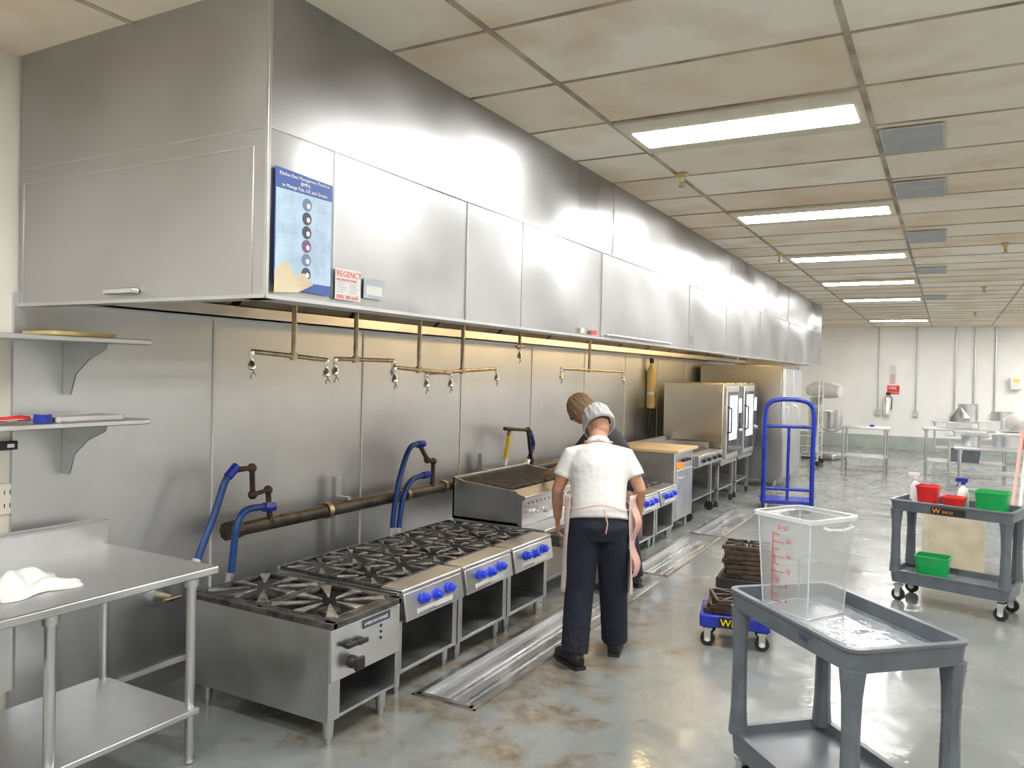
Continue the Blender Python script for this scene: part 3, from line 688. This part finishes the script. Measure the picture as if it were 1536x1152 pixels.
# ---------------------------------------------------------------- trough
for i,(a,b) in enumerate(((TY0,5.80),(6.64,8.58),(8.62,TY1))):
    t=thing('floor_drain_trough',['long open stainless floor trough in front of the ranges, nearest the camera','open steel floor trough section just past the workers','farthest open steel floor trough section by the ovens'][i],'drain trough',((TX0+TX1)/2,(a+b)/2,-.07),0,'floor drain troughs')
    m=MB(); m.box(TX0,TX1,a,a+.015,-.068,.005).box(TX0,TX0+.012,a,b,-.068,.005).box(TX1-.012,TX1,a,b,-.068,.005).box(TX0,TX1,b-.015,b,-.068,.005).box(TX0,TX1,a,b,-.07,-.06)
    m.box(TX0-.01,TX0+.02,a-.0,b,-.0,.008).box(TX1-.02,TX1+.01,a-.0,b,0,.008).box(TX0,TX1,a,a+.03,0,.008)
    m.build('channel',STEEL,t)
    MB().box(TX0-.026,TX0-.010,a-.016,b,-.002,.003).box(TX1+.010,TX1+.026,a-.016,b,-.002,.003).box(TX0-.026,TX1+.026,a-.016,a,-.002,.003).build('dirty_edge',TROUGHD,t)
    MB().prism([(TX0+.012,-.028),(TX0+.08,-.032),(TX0+.085,-.054),(TX1-.085,-.054),(TX1-.08,-.032),(TX1-.012,-.028),(TX1-.012,-.058),(TX0+.012,-.058)],1,a+.015,b-.015).build('sloped_floor',TROUGH,t)
    m=MB()
    for xx in (TX0+.13,TX1-.13): m.box(xx-.004,xx+.004,a+.03,b-.03,-.055,-.044)
    m.build('inner_rib',CHROME,t)
t=thing('drain_cover','flat steel drain cover plate beside the bending worker','drain cover',((TX0+TX1)/2,6.2,-.03))
MB().box(TX0-.01,TX1+.01,5.82,6.62,-.02,.004).build('plate',TROUGH,t,bevel=.002)
m=MB().cyl((TX0+.05,5.9,.003),(TX1-.05,5.9,.003),.004,8).build('grip',CHROME,t)
# ---------------------------------------------------------------- carts
def caster(parent,x,y,r=.055,z=None):
    m=MB().cyl((x,y-.016,r),(x,y+.016,r),r,18)
    c=m.build('caster',RUB,parent,world=False,bevel=.004)
    MB().box(x-.02,x+.02,y-.028,y-.02,r-.01,2*r+.02).box(x-.02,x+.02,y+.02,y+.028,r-.01,2*r+.02).box(x-.03,x+.03,y-.03,y+.03,2*r+.015,2*r+.03).build('fork',STEEL,c,world=False)
    MB().cyl((x,y-.03,r),(x,y+.03,r),r*.35,12).build('hub',WHITEP,c,world=False)
def cart(label,loc,rz,L,W,Hc,zs=.25):
    t=thing('utility_cart',label,'cart',loc,rz,'grey utility carts')
    MB().tray(L,W,Hc-.085,Hc,.05,.022,.006,.03,lip=.006).build('top_tray',GREYP,t,world=False,bevel=.003)
    MB().tray(L-.02,W-.02,zs-.10,zs,.05,.022,.006,.06,lip=.004).build('lower_tray',GREYP,t,world=False,bevel=.003)
    for sx in (-1,1):
        for sy in (-1,1):
            cx,cy=sx*(L/2-.045),sy*(W/2-.04)
            m=MB().sweep([(cx,cy,zs-.02),(cx,cy,zs+.1),(cx,cy,(zs+Hc)/2),(cx,cy,Hc-.18),(cx,cy,Hc-.075)],[(.045,.04),(.038,.032),(.034,.029),(.038,.032),(.05,.042)],8,hint=(1,0,0))
            m.build('leg',GREYP,t,world=False,bevel=.002)
            caster(t,cx*.94,cy*.9,.05)
    return t
c1=cart('large grey plastic utility cart in the right foreground holding a clear container',(-.352,3.29,0),R(-46.6),.80,.49,.85)
WET=mat('wet_pale_plastic',(.30,.33,.36),.10,0,.25,6,.003,14,rvar=.06)
MB().prism([(-.33+.66*(k/23) if k<24 else .33-.66*((k-24)/23),(-.19-.008*math.sin(k*1.3)) if k<24 else (.19+.008*math.sin(k*1.7))) for k in range(48)],2,.793,.7965).build('water_film',WET,c1,world=False,smooth=False)
text('NSF',.03,(.12,-.2525,.80),mat('purple_print',(.08,.03,.2)),c1,ax=('X','Z'),world=False)
c2=cart('grey plastic utility cart with coloured buckets at the right edge',(.085,7.06,0),R(-15),.85,.45,.81)
MB().box(-.12,.12,-.231,-.2295,.735,.785).build('label_plate',BLACK,c2,world=False)
text('W',.055,(-.11,-.2325,.74),ORANGE,c2,ax=('X','Z'),world=False,ext=.001); text('INCO',.03,(-.04,-.2325,.745),ORANGE,c2,ax=('X','Z'),world=False)
# clear container
t=thing('food_container','tall clear square plastic container with red measure marks on the front cart','container',(-.50,3.42,.797),R(-30))
hC=.40
MB().tray(.28,.28,0,hC,.035,.004,.02,.005).build('tub',CLEAR,t,world=False)
m=MB()
l=[m.rr(.284,.284,.036,hC-.018),m.rr(.31,.31,.045,hC-.014),m.rr(.31,.31,.045,hC+.002),m.rr(.272,.272,.03,hC+.002)]
for a,b in zip(l,l[1:]):
    for j in range(len(a)): m.bm.faces.new((a[j],a[(j+1)%len(a)],b[(j+1)%len(a)],b[j]))
m.build('rim',CLEARE,t,world=False)
for s in (-1,1): MB().sweep([(s*.15,-.08,hC-.03),(s*.175,-.07,hC-.035),(s*.18,0,hC-.04),(s*.175,.07,hC-.035),(s*.15,.08,hC-.03)],.007,8).build('handle',CLEARE,t,world=False)
q4=((-1,-1),(1,-1),(1,1),(-1,1))
m=MB()
for k in range(4): m.sweep([(sx*.112,sy*.112,.004) for sx,sy in (q4[k],q4[(k+1)%4])],.003,6)
m.build('base_edge',CLEARE,t,world=False)
for sx,sy in q4: MB().sweep([(sx*.110,sy*.110,.006),(sx*.129,sy*.129,hC-.02)],.0035,6).build('corner_rib',CLEARE,t,world=False)
m=MB()
for k in range(10): m.box(-.04,-.04+(.035 if k%2 else .055),-.143,-.142,.05+k*.03,.053+k*.03)
m.box(-.042,-.039,-.143,-.142,.05,.33)
mk=m.build('measure_marks',PRINTR,t,world=False)
for k,s in enumerate(('4','8','12','16','20')): text(s,.024,(.025,-.143,.052+k*.06),PRINTR,mk,ax=('X','Z'),world=False)
text('22 QT',.022,(-.02,-.143,.345),PRINTR,mk,ax=('X','Z'),world=False)
def on2(lx,ly,z): return PM[c2.name]@V((lx,ly,z))
ZT=.756
def pail(label,p,L,W,h,m,rz=0,cap=None):
    t=thing('bucket',label,'bucket',p,rz,'coloured cleaning buckets')
    MB().tray(L,W,0,h,.03,.005,.015,.006,lip=.006).build('pail',m,t,world=False)
    MB().sweep([(-L/2,0,h-.01),(-L/2+.01,.05,h-.03),(0,W/2+.012,h-.06),(L/2-.01,.05,h-.03),(L/2,0,h-.01)],.003,6).build('handle',STEEL,t,world=False)
    return t
pail('red square bucket at the left end of the right hand cart',on2(-.22,.05,ZT),.16,.16,.16,RED,R(-10))
pail('smaller red bucket standing in front of the first red one',on2(.0,-.08,ZT),.15,.13,.11,RED,R(-20))
pail('large green bucket on top of the right hand cart',on2(.24,.02,ZT),.22,.20,.17,GREEN,R(-12))
pail('green bucket on the lower tray of the right hand cart',on2(-.15,-.02,.211),.24,.20,.16,GREEN,R(-8))
def spray(label,p,m1,m2):
    t=thing('spray_bottle',label,'spray bottle',p)
    MB().lathe([(.03,0),(.042,.01),(.042,.12),(.03,.155),(.013,.175),(.013,.19)],n=18).build('bottle',m1,t,world=False)
    MB().lathe([(.017,.188),(.017,.21)],n=12).box(-.055,.03,-.011,.011,.21,.24).prism([(-.035,.21),(-.028,.21),(-.045,.165),(-.052,.168)],1,-.006,.006).build('trigger_head',m2,t,world=False,bevel=.003)
spray('white spray bottle with blue trigger between the buckets',on2(.02,.09,ZT),WHITEP,BLUEP)
spray('clear grey spray bottle behind the red bucket',on2(-.345,.14,ZT),CLEARE,WHITEP)
o=MB().grid(lambda u,v:tuple(on2(-.36+.12*u,-.17+.1*v,ZT+.003+.035*math.sin(PI*u)*math.sin(PI*v)*(1+.4*math.sin(9*u+7*v)))),12,12).build('cleaning_cloth',mat('dark_grey_cloth',(.06,.06,.07),.9),solid=.005)
tag(o,'crumpled dark cleaning cloth at the left end of the cart top','cloth')
for k,(p,q,m_,lb) in enumerate((((.42,7.55),(.60,8.45,1.32),PINKP,'pale pink pole handle leaning at the right edge'),((.50,7.72),(.68,8.8,1.42),WHITEP,'white pole handle leaning at the right edge'))):
    t=thing('mop',lb,'mop',(p[0],p[1],0),0,'mop handles leaning at the right')
    MB().cyl((p[0],p[1],.05),q,.014,10).build('pole',m_,t)
    MB().box(p[0]-.05,p[0]+.05,p[1]-.04,p[1]+.04,0,.05).build('mop_head',TOWEL,t,bevel=.015)
def dolly(label,loc,rz,n,m_=BLUEP):
    t=thing('dolly',label,'dolly',loc,rz,'wheeled dollies')
    MB().box(-.22,.22,-.18,.18,.13,.21).build('deck',m_,t,world=False,bevel=.01)
    for sx in (-1,1):
        for sy in (-1,1): caster(t,sx*.17,sy*.13,.045)
    if n: 
        MB().box(-.10,.06,-.183,-.1805,.135,.205).build('sticker',BLACK,t,world=False)
        text('WEN',.065,(-.09,-.1835,.147),YELLOW,t,ax=('X','Z'),world=False,ext=.001)
    return t
def loosegrate(label,p,rz,tilt=0):
    t=thing('burner_grate',label,'grate',p,rz,'loose burner grates')
    m=MB(); 
    for s in (-1,1): m.box(-.17,.17,s*.14-.009,s*.14+.009,0,.03).box(s*.17-.009,s*.17+.009,-.14,.14,0,.03)
    m.build('grate_frame',RUST,t,world=False,bevel=.003)
    m=MB()
    for k in range(8):
        a=k*PI/4; dx,dy=math.cos(a),math.sin(a); L=min(.165/max(abs(dx),1e-6),.135/max(abs(dy),1e-6))
        A=V((dx*.05,dy*.05,0));B=V((dx*L,dy*L,0));P=V((-dy,dx,0))
        m.prism([(A+P*.006)[:2],(B+P*.012)[:2],(B-P*.012)[:2],(A-P*.006)[:2]],2,.012,.034)
    m.build('grate_fingers',IRON,t,world=False,bevel=.002)
    return t
dolly('low blue wheeled dolly with yellow lettering near the front cart',(-1.19,5.27,0),R(12),1)
for k in range(3): loosegrate(['lowest burner grate stacked on the lettered blue dolly','middle burner grate stacked on the lettered blue dolly','top burner grate stacked on the lettered blue dolly'][k],(-1.20+.02*k,5.27,.211+.036*k),R(14+9*k-8))
dolly('black wheeled dolly under the tall grate stack behind the blue one',(-1.32,6.25,0),R(5),0,RUB)
for k in range(7): loosegrate(['lowest','second','third','fourth','fifth','sixth','topmost'][k]+' burner grate in the tall stack on the rear dolly',(-1.33+.012*((k*7)%3),6.25,.211+.036*k),R(8+5*((k*5)%3)))
p=onz(1180,768,0)
t=thing('hand_truck','tall blue tubular hand truck standing in the aisle','hand truck',p,R(14))
w=.30
m=MB().sweep(smoothp([V((-w,0,.10)),V((-w,0,.8)),V((-w,0,1.28)),V((-w+.05,0,1.42)),V((-w+.18,0,1.47)),V((w-.18,0,1.47)),V((w-.05,0,1.42)),V((w,0,1.28)),V((w,0,.8)),V((w,0,.10))],5),.030,12); m.build('frame',BLUEP,t,world=False)
m=MB()
for z in (.14,.30,1.12): m.cyl((-w,0,z),(w,0,z),.022)
m.cyl((.0,0,.14),(.0,0,1.12),.02); m.build('crossbars',BLUEP,t,world=False)
MB().box(-w-.03,w+.03,-.02,.55,.10,.13).build('deck',BLUEP,t,world=False,bevel=.006)
for x_ in (-w+.04,w-.04):
    for y_ in (.05,.48): caster(t,x_,y_,.04)
# ---------------------------------------------------------------- far area
t1=table('small steel prep table standing alone near the far wall',-1.80,-.93,16.2,16.95,.86,.30)
t2=table('nearer long steel prep table at the right far end',-.02,1.95,14.5,15.25,.86,.30)
t3=table('farther steel prep table beside the long one',-.40,1.0,16.3,17.05,.90,.30)
t4=table('steel prep table farthest back, close to the far wall',-.30,1.9,19.6,20.4,.90,.30)
t5=table('steel prep table nearest the right hand cart',.10,1.5,12.4,13.1,.86,.30)
def pot(label,x,y,z,r,h,m_=STEEL):
    t=thing('stock_pot',label,'pot',(x,y,z),0,'steel pots on the far tables')
    MB().lathe([(r*.96,0),(r,.01),(r,h),(r*1.04,h),(r*1.04,h+.008),(r*.97,h+.008),(r*.97,.01),(.01,.01)],n=22).build('vessel',m_,t,world=False)
    for s in (-1,1): MB().sweep([(s*r,-.04,h*.75),(s*(r+.035),-.03,h*.76),(s*(r+.035),.03,h*.76),(s*r,.04,h*.75)],.006,6).build('handle',m_,t,world=False)
pot('wide steel pot on the table nearest the right hand cart',.75,12.75,.861,.20,.16)
pot('small steel pot left of the wide one on the same table',.30,12.75,.861,.12,.14)
pot('tall steel pot on the farthest prep table',.40,20.0,.901,.20,.36)
pot('steel pot standing right of the tall pot at the back',1.05,20.0,.901,.22,.22)
o=MB().tray(.45,.34,.901,1.06,.03,.006,.01,.006,cx=.72,cy=16.6,lip=.01).build('storage_tub',WHITEP); tag(o,'white plastic tub on the farther prep table','tub')
o=MB().sweep([(-1.25,16.5,.861),(-1.25,16.5,.90)],[.04,.035],12).build('jar',BLUEP)
tag(o,'small blue jar on the lone prep table','jar')
def mixer(label,loc,rz=0,s=1):
    t=thing('stand_mixer',label,'mixer',loc,rz)
    MB().box(-.28*s,.28*s,-.35*s,.35*s,0,.12*s).build('base',STEELR,t,world=False,bevel=.03*s)
    f=lambda L:[tuple(q*s for q in p) for p in L]
    MB().sweep(f([(0,.22,.1),(0,.22,.6),(0,.22,1.1),(0,.15,1.3)]),f([(.16,.12),(.12,.10),(.13,.11),(.16,.14)]),12,hint=(1,0,0)).build('column',STEELR,t,world=False)
    MB().sweep(f([(0,.36,1.38),(0,.2,1.40),(0,-.15,1.40),(0,-.33,1.38)]),f([(.12,.10),(.19,.17),(.19,.17),(.13,.12)]),14,hint=(1,0,0)).build('head',WHITEP,t,world=False)
    MB().lathe(f([(.10,.55),(.20,.62),(.23,.80),(.24,.98),(.225,.98),(.18,.64),(.05,.58)]),c=(0,-.15*s,0),n=20).build('bowl',CHROME,t,world=False)
mixer('large grey floor mixer beside the far end of the hood',(-2.38,18.6,0),R(70),1.08)
mixer('small white countertop mixer on the long far prep table',(1.42,14.95,.861),R(60),.42)
t=thing('wire_rack','tall white wheeled rack beyond the refrigerator','rack',(-2.50,17.1,0))
for sx in (-1,1):
    for sy in (-1,1):
        l=MB().cyl((sx*.24,sy*.3,.1),(sx*.24,sy*.3,1.75),.014).build('upright',WHITEP,t,world=False); MB().cyl((sx*.24,sy*.3-.015,.05),(sx*.24,sy*.3+.015,.05),.05).build('wheel',RUB,l,world=False)
for k in range(8):
    m=MB()
    for sx in (-1,1): m.cyl((sx*.24,-.3,.2+k*.2),(sx*.24,.3,.2+k*.2),.008,6)
    m.cyl((-.24,-.3,.2+k*.2),(.24,-.3,.2+k*.2),.008,6); m.build('shelf_rail',WHITEP,t,world=False)
t=thing('dispenser','cone topped steel machine on the far prep table','machine',(.20,16.65,.901))
MB().box(-.2,.2,-.18,.18,0,.12).build('base',STEEL,t,world=False,bevel=.01); MB().lathe([(.16,.12),(.17,.2),(.05,.36),(.03,.38)],n=18).build('cone',STEELR,t,world=False)
t=thing('meat_slicer','white and steel slicer on the far prep table at right','slicer',(.98,15.0,.861))
MB().box(-.28,.2,-.2,.2,0,.10).prism([(-.2,.10),(.15,.10),(.12,.36),(-.05,.40),(-.18,.3)],1,.0,.14).build('body',WHITEP,t,world=False,bevel=.02)
MB().lathe([(.16,0),(.16,.01),(.05,.02)],n=24,M=Matrix.Translation((0,-.01,.26))@Matrix.Rotation(PI/2,4,'X')).build('blade',CHROME,t,world=False)
MB().box(-.25,.05,-.2,-.05,.12,.14).cyl((-.2,-.12,.14),(-.2,-.12,.28),.02).build('carriage',STEEL,t,world=False)
o=MB().tray(.5,.35,.861,.95,.03,.006,.01,.006,cx=.35,cy=14.85,lip=.01).build('pan',STEEL); tag(o,'deep steel pan on the long far prep table','pan')
pail('small red bucket on the prep table nearest the cart',(1.15,12.75,.861),.18,.18,.14,RED)
t=thing('fire_extinguisher','silver fire extinguisher hanging on the far white wall','fire extinguisher',(-1.36,YF-.10,.85))
MB().lathe([(.06,0),(.09,.02),(.09,.42),(.05,.5),(.02,.53)],n=16).build('cylinder',CHROME,t,world=False)
MB().box(-.03,.03,.05,.0995,.3,.4).build('bracket',STEELR,t,world=False)
MB().box(-.02,.08,-.01,.01,.53,.60).sweep([(.04,0,.55),(.12,0,.45),(.11,0,.15)],.012,6).build('valve_handle',BLACK,t,world=False)
def sign(label,p0,p1,m_,txts):
    a=ony(*p0,YF-.03);b=ony(*p1,YF-.03)
    t=thing('wall_sign',label,'sign',((a.x+b.x)/2,YF-.01,b.z))
    MB().box(a.x,b.x,YF-.025,YF-.001,b.z,a.z).build('plate',m_,t,smooth=False)
    for s,sz,px,py,mm,ax in txts:
        q=ony(px,py,YF-.03); text(s,sz,(q.x,YF-.028,q.z),mm,t,ax=ax)
sign('tall narrow white sign with red lettering above the extinguisher',(1335,548),(1344,576),PAPER,[('FIRE',.13,1342,575,PRINTR,('Z','-X')) ])
sign('small red sign on the far wall above the extinguisher',(1331,578),(1349,591),RED,[('FIRE',.10,1333,584,PRINTW,('X','Z')),('EXTINGUISHER',.04,1333,589,PRINTW,('X','Z'))])
for k,px in enumerate((1318,1375,1433,1462,1493)):
    x=ony(px,560,YF-.03).x
    t=thing('conduit',['leftmost','second','third','fourth','rightmost'][k]+' vertical grey conduit running down the far wall','conduit',(x,YF-.03,.9),0,'conduits on the far wall')
    MB().cyl((x,YF-.03,.95),(x,YF-.03,ZC),.018,8).build('pipe',STEELR,t)
    MB().box(x-.06,x+.06,YF-.07,YF-.001,.85,1.0).build('junction_box',STEELR,t,bevel=.005)
t=thing('first_aid_box','white metal box on the far wall at the right edge','box',(1.42,YF-.1,1.6))
MB().box(-.12,.12,-.06,.099,0,.30).build('case',WHITEP,t,world=False,bevel=.01); MB().box(-.06,.06,-.065,-.06,.19,.25).build('label_panel',YELLOW,t,world=False)
t=thing('tub','grey plastic tub on the undershelf of the far table','tub',(.3,16.65,.301)); MB().tray(.5,.4,0,.22,.03,.01,.02,.01).build('bin',GREYP,t,world=False)
t=thing('carton','pale tan carton standing behind the right hand cart','carton',(.08,8.4,0)); MB().box(-.25,.25,-.2,.2,0,.62).build('carton_body',mat('pale_carton',(.62,.56,.42),.8),t,world=False,bevel=.01)
# ---------------------------------------------------------------- people
def hand(m,w,d,ac,pn):
    w=V(w);d=V(d).normalized();ac=V(ac).normalized();pn=V(pn).normalized()
    m.sweep([w-d*.02,w+d*.03,w+d*.065,w+d*.09],[(.024,.018),(.034,.016),(.039,.014),(.036,.010)],12,hint=ac)
    for off,l in ((-.031,.066),(-.0105,.076),(.0105,.071),(.031,.056)):
        b=w+d*.08+ac*off; k=b+d*l*.45+pn*.006+ac*off*.1; k2=k+d*l*.32+pn*.014; tp=k2+d*l*.15+pn*.02
        m.sweep([b,k,k2,tp],[.0085,.0082,.0078,.006],8)
    b=w+d*.02-ac*.026; k=b+d*.028-ac*.022+pn*.008; tp=k+d*.036-ac*.006+pn*.012
    m.sweep([b,k,tp],[.013,.011,.008],8)
def person(label,loc,rz,J,skin,shirt,pants):
    t=thing('person',label,'person',loc,rz)
    S=MB()
    tor=[V(p) for p in J['torso']]
    tr=[(.150,.105),(.135,.098),(.145,.105),(.168,.115),(.160,.095),(.07,.065)]
    S.sweep(tor,tr,20,hint=(1,0,0))
    nk=V(J['neck']); hc=V(J['head'])
    S.sweep([tor[-1]-V((0,0,.03)),nk,hc-V((0,.01,.05))],[.062,.056,.058],14)
    Mh=Matrix.Translation(hc)@Matrix.Rotation(R(J['turn']),4,'Z')@Matrix.Rotation(-R(J['nod']),4,'X')
    prof=[(-.115,.045,.028,.03),(-.098,.035,.048,.055),(-.06,.015,.062,.082),(-.02,.004,.071,.093),(.02,0,.075,.097),(.06,-.005,.068,.088),(.09,-.008,.048,.062),(.108,-.01,.018,.024)]
    S.sweep([(0,y,z) for z,y,a,b in prof],[(a,b) for z,y,a,b in prof],18,hint=(1,0,0),M=Mh)
    S.ell((0,.098,-.028),(.015,.02,.024),10,M=Mh); S.ell((0,.088,.0),(.008,.014,.03),8,M=Mh)
    for s in (-1,1): S.ell((s*.076,-.002,-.015),(.010,.018,.032),10,M=Mh); S.ell((s*.03,.082,.02),(.022,.012,.008),8,M=Mh)
    for sd in ('L','R'):
        sh,el,wr=[V(p) for p in J['arm'+sd]]
        S.sweep([sh,sh.lerp(el,.45),el,el.lerp(wr,.35),wr],[.052,.046,.038,.038,.026],12)
        d=(wr-el).normalized(); ac,pn=J['hand'+sd]; hand(S,wr+d*.01,V(J.get('hd'+sd,d)),ac,pn)
        hp,kn,an=[V(p) for p in J['leg'+sd]]
        S.sweep([hp,hp.lerp(kn,.4),kn,kn.lerp(an,.35),an],[.085,.075,.052,.050,.034],12)
    fuse(S,'body',skin,t,.0055,3)
    for s in (-1,1):
        MB().ell((s*.031,.086,.005),(.012,.010,.008),10,M=Mh).build('eye',PRINTD,t,world=False)
    MB().ell((0,.088,-.065),(.024,.009,.006),10,M=Mh).build('mouth',RED,t,world=False)
    S=MB(); up=J.get('hem',0)
    pts=[tor[0]+(tor[1]-tor[0])*up,tor[1],tor[2],tor[3],tor[4],tor[5]-(tor[5]-tor[4])*.35]
    S.sweep(pts,[(.182,.138),(.164,.126),(.172,.128),(.190,.134),(.172,.112),(.085,.075)],24,hint=(1,0,0))
    for sd in ('L','R'):
        sh,el,wr=[V(p) for p in J['arm'+sd]]
        c=tor[4].lerp(sh,.5)
        S.sweep([c,sh+V((0,0,.0)),sh.lerp(el,.3),sh.lerp(el,J.get('sl',.62))],[.070,.062,.062,.066],14)
    sm=fuse(S,'shirt',shirt,t,.009,6)
    MB().sweep([tor[5]-(tor[5]-tor[4])*.4+V((0,0,.0)),tor[5]+(nk-tor[5])*.3],[(.085,.078),(.066,.064)],18,cap=False,hint=(1,0,0)).build('collar',shirt,sm,world=False,solid=.005)
    S=MB(); S.sweep([tor[0]-V((0,0,.09)),tor[0]-V((0,0,.02)),tor[0].lerp(tor[1],.7)],[(.13,.11),(.172,.135),(.160,.122)],20,hint=(1,0,0))
    for sd in ('L','R'):
        hp,kn,an=[V(p) for p in J['leg'+sd]]
        S.sweep([hp+V((0,0,.03)),hp.lerp(kn,.4),kn,kn.lerp(an,.5),an.lerp(kn,.06)-V((0,0,.03))],[(.098,.118),(.099,.112),(.090,.093),(.086,.090),(.083,.092)],16,hint=(1,0,0))
    fuse(S,'trousers',pants,t,.009,4)
    for sd in ('L','R'):
        an=V(J['leg'+sd][2]); a=R(J['toe'+sd]); 
        M=Matrix.Translation((an.x,an.y,0))@Matrix.Rotation(a,4,'Z')
        S=MB().sweep([(0,-.075,.045),(0,-.04,.052),(0,.03,.055),(0,.11,.042),(0,.175,.034),(0,.195,.03)],[(.030,.036),(.038,.05),(.042,.052),(.049,.040),(.040,.032),(.02,.018)],14,hint=(1,0,0),M=M).sweep([(0,-.015,.05),(0,-.02,.12)],[.05,.048],12,M=M)
        s=fuse(S,'shoe',BLACK,t,.007,3)
        MB().prism([(-.035,-.08),(.035,-.08),(.045,.02),(.052,.11),(.035,.19),(-.035,.19),(-.052,.11),(-.045,.02)],2,0.0045 if J.get('pl') else .0005,.020,M=M).build('sole',RUB,s,world=False)
    MB().sweep([(0,y-.012,z) for z,y,a,b in prof[3:]],[(a+.007,b+.001) for z,y,a,b in prof[3:]],18,hint=(1,0,0),M=Mh).build('hair',HAIR,t,world=False)
    return t,Mh,tor
def net(p,Mh,m,name='hair_net'):
    def f(u,v):
        a=2*PI*u; q=v*PI*.5
        r=1+.025*math.sin(14*a+9*v)+.02*math.sin(23*a)
        k=math.cos(q)**.75
        return tuple(Mh@V((.101*k*r*math.cos(a),-.016+.122*k*r*math.sin(a),-.045+.172*math.sin(q)*r)))
    MB().grid(f,56,16).build(name,m,p,world=False,solid=.002)
    MB().sweep([Mh@V((.097*math.cos(a),-.014+.117*math.sin(a),-.045)) for a in [2*PI*k/30 for k in range(31)]],.005,6).build('elastic_band',m,p,world=False)
J1=dict(torso=[(0,-.05,.84),(0,-.02,.95),(0,.03,1.04),(0,.08,1.15),(0,.12,1.25),(0,.16,1.315)],neck=(0,.205,1.36),head=(0,.27,1.430),turn=16,nod=46,hem=.25,
 armL=[(-.172,.11,1.235),(-.252,.09,1.02),(-.245,.18,.83)],armR=[(.172,.11,1.235),(.258,.06,1.04),(.255,.17,.86)],
 handL=((0,-1,0),(1,0,0)),handR=((0,-1,0),(-1,0,0)),
 legL=[(-.086,-.03,.83),(-.108,-.045,.45),(-.135,-.13,.09)],legR=[(.086,-.03,.83),(.105,.06,.45),(.13,.12,.09)],toeL=28,toeR=-10)
p1,Mh,tor=person('person in white polo shirt, navy trousers and grey hair net, seen from behind',(-1.85,4.47,0),R(27),J1,SKIN,SHIRTW,PANTS)
net(p1,Mh,NET)
def apron(parent,mt,zb,zt,a0,a1,rx,ry,cy=0,cx=0,flare=.05,lean=0):
    def f(u,v):
        a=R(a0+(a1-a0)*u); z=zb+(zt-zb)*v; k=1+flare*(1-v)*(1+.5*math.sin(9*u*PI))
        return (cx+rx*k*math.cos(a)+.006*math.sin(40*u+6*v),cy+ry*k*math.sin(a)+.006*math.sin(33*u),z)
    return MB().grid(f,40,20).build('apron',mt,parent,world=False,solid=.0015)
ap=apron(p1,APRONW,.42,1.02,-28,208,.205,.165)
MB().sweep([(.187*math.cos(a),.155*math.sin(a)-.01,.955+.02*math.sin(3*a)) for a in [2*PI*k/28 for k in range(29)]],.004,6).sweep([(.02,-.168,.95),(.04,-.185,.87),(.03,-.19,.81)],.004,6).build('apron_string',APRON,ap,world=False)
MB().sweep([(-.09,.22,1.285),(-.085,.13,1.325),(0,.082,1.345),(.085,.13,1.325),(.09,.22,1.285)],.005,6).build('neck_strap',APRON,ap,world=False)
def f(u,v): return (.20+.05*math.sin(PI*u)+.02*math.sin(12*v),-.06+.22*u,.52+.5*v)
MB().grid(f,14,14).build('apron_flap',APRON,ap,world=False,solid=.0015)
J2=dict(torso=[(0,-.05,.86),(0,-.01,.97),(0,.06,1.06),(0,.15,1.17),(0,.23,1.27),(0,.29,1.325)],neck=(0,.33,1.37),head=(0,.42,1.450),turn=10,nod=34,hem=.1,sl=.7,pl=1,
 armL=[(-.170,.23,1.24),(-.24,.37,1.02),(-.16,.56,.94)],armR=[(.170,.23,1.24),(.24,.35,1.02),(.15,.54,.94)],
 handL=((-1,0,0),(0,0,-1)),handR=((1,0,0),(0,0,-1)),
 legL=[(-.088,-.04,.85),(-.11,0,.46),(-.12,-.02,.09)],legR=[(.088,-.04,.85),(.12,.02,.46),(.12,-.05,.09)],toeL=10,toeR=-12)
p2,Mh2,tor2=person('person in black shirt and tan hair net bending over the cooking line',(-2.29,6.06,0),R(88),J2,SKIN2,SHIRTB,PANTS)
net(p2,Mh2,NETB)
apron(p2,APRON,.40,1.0,-25,205,.215,.19,cy=0)
# ---------------------------------------------------------------- world, camera
w=bpy.data.worlds.new('w'); bpy.context.scene.world=w; w.use_nodes=True
w.node_tree.nodes['Background'].inputs[0].default_value=(.8,.8,.75,1); w.node_tree.nodes['Background'].inputs[1].default_value=.3
bpy.context.scene.view_settings.view_transform='Standard'
cam=bpy.data.cameras.new('camera'); co=bpy.data.objects.new('camera',cam); C.objects.link(co)
cam.sensor_width=36; cam.lens=1180/1536*36; cam.clip_start=.05
co.matrix_world=Matrix.Translation((0,0,H))@Matrix((CX,CY,CZ)).to_4x4()
bpy.context.scene.camera=co
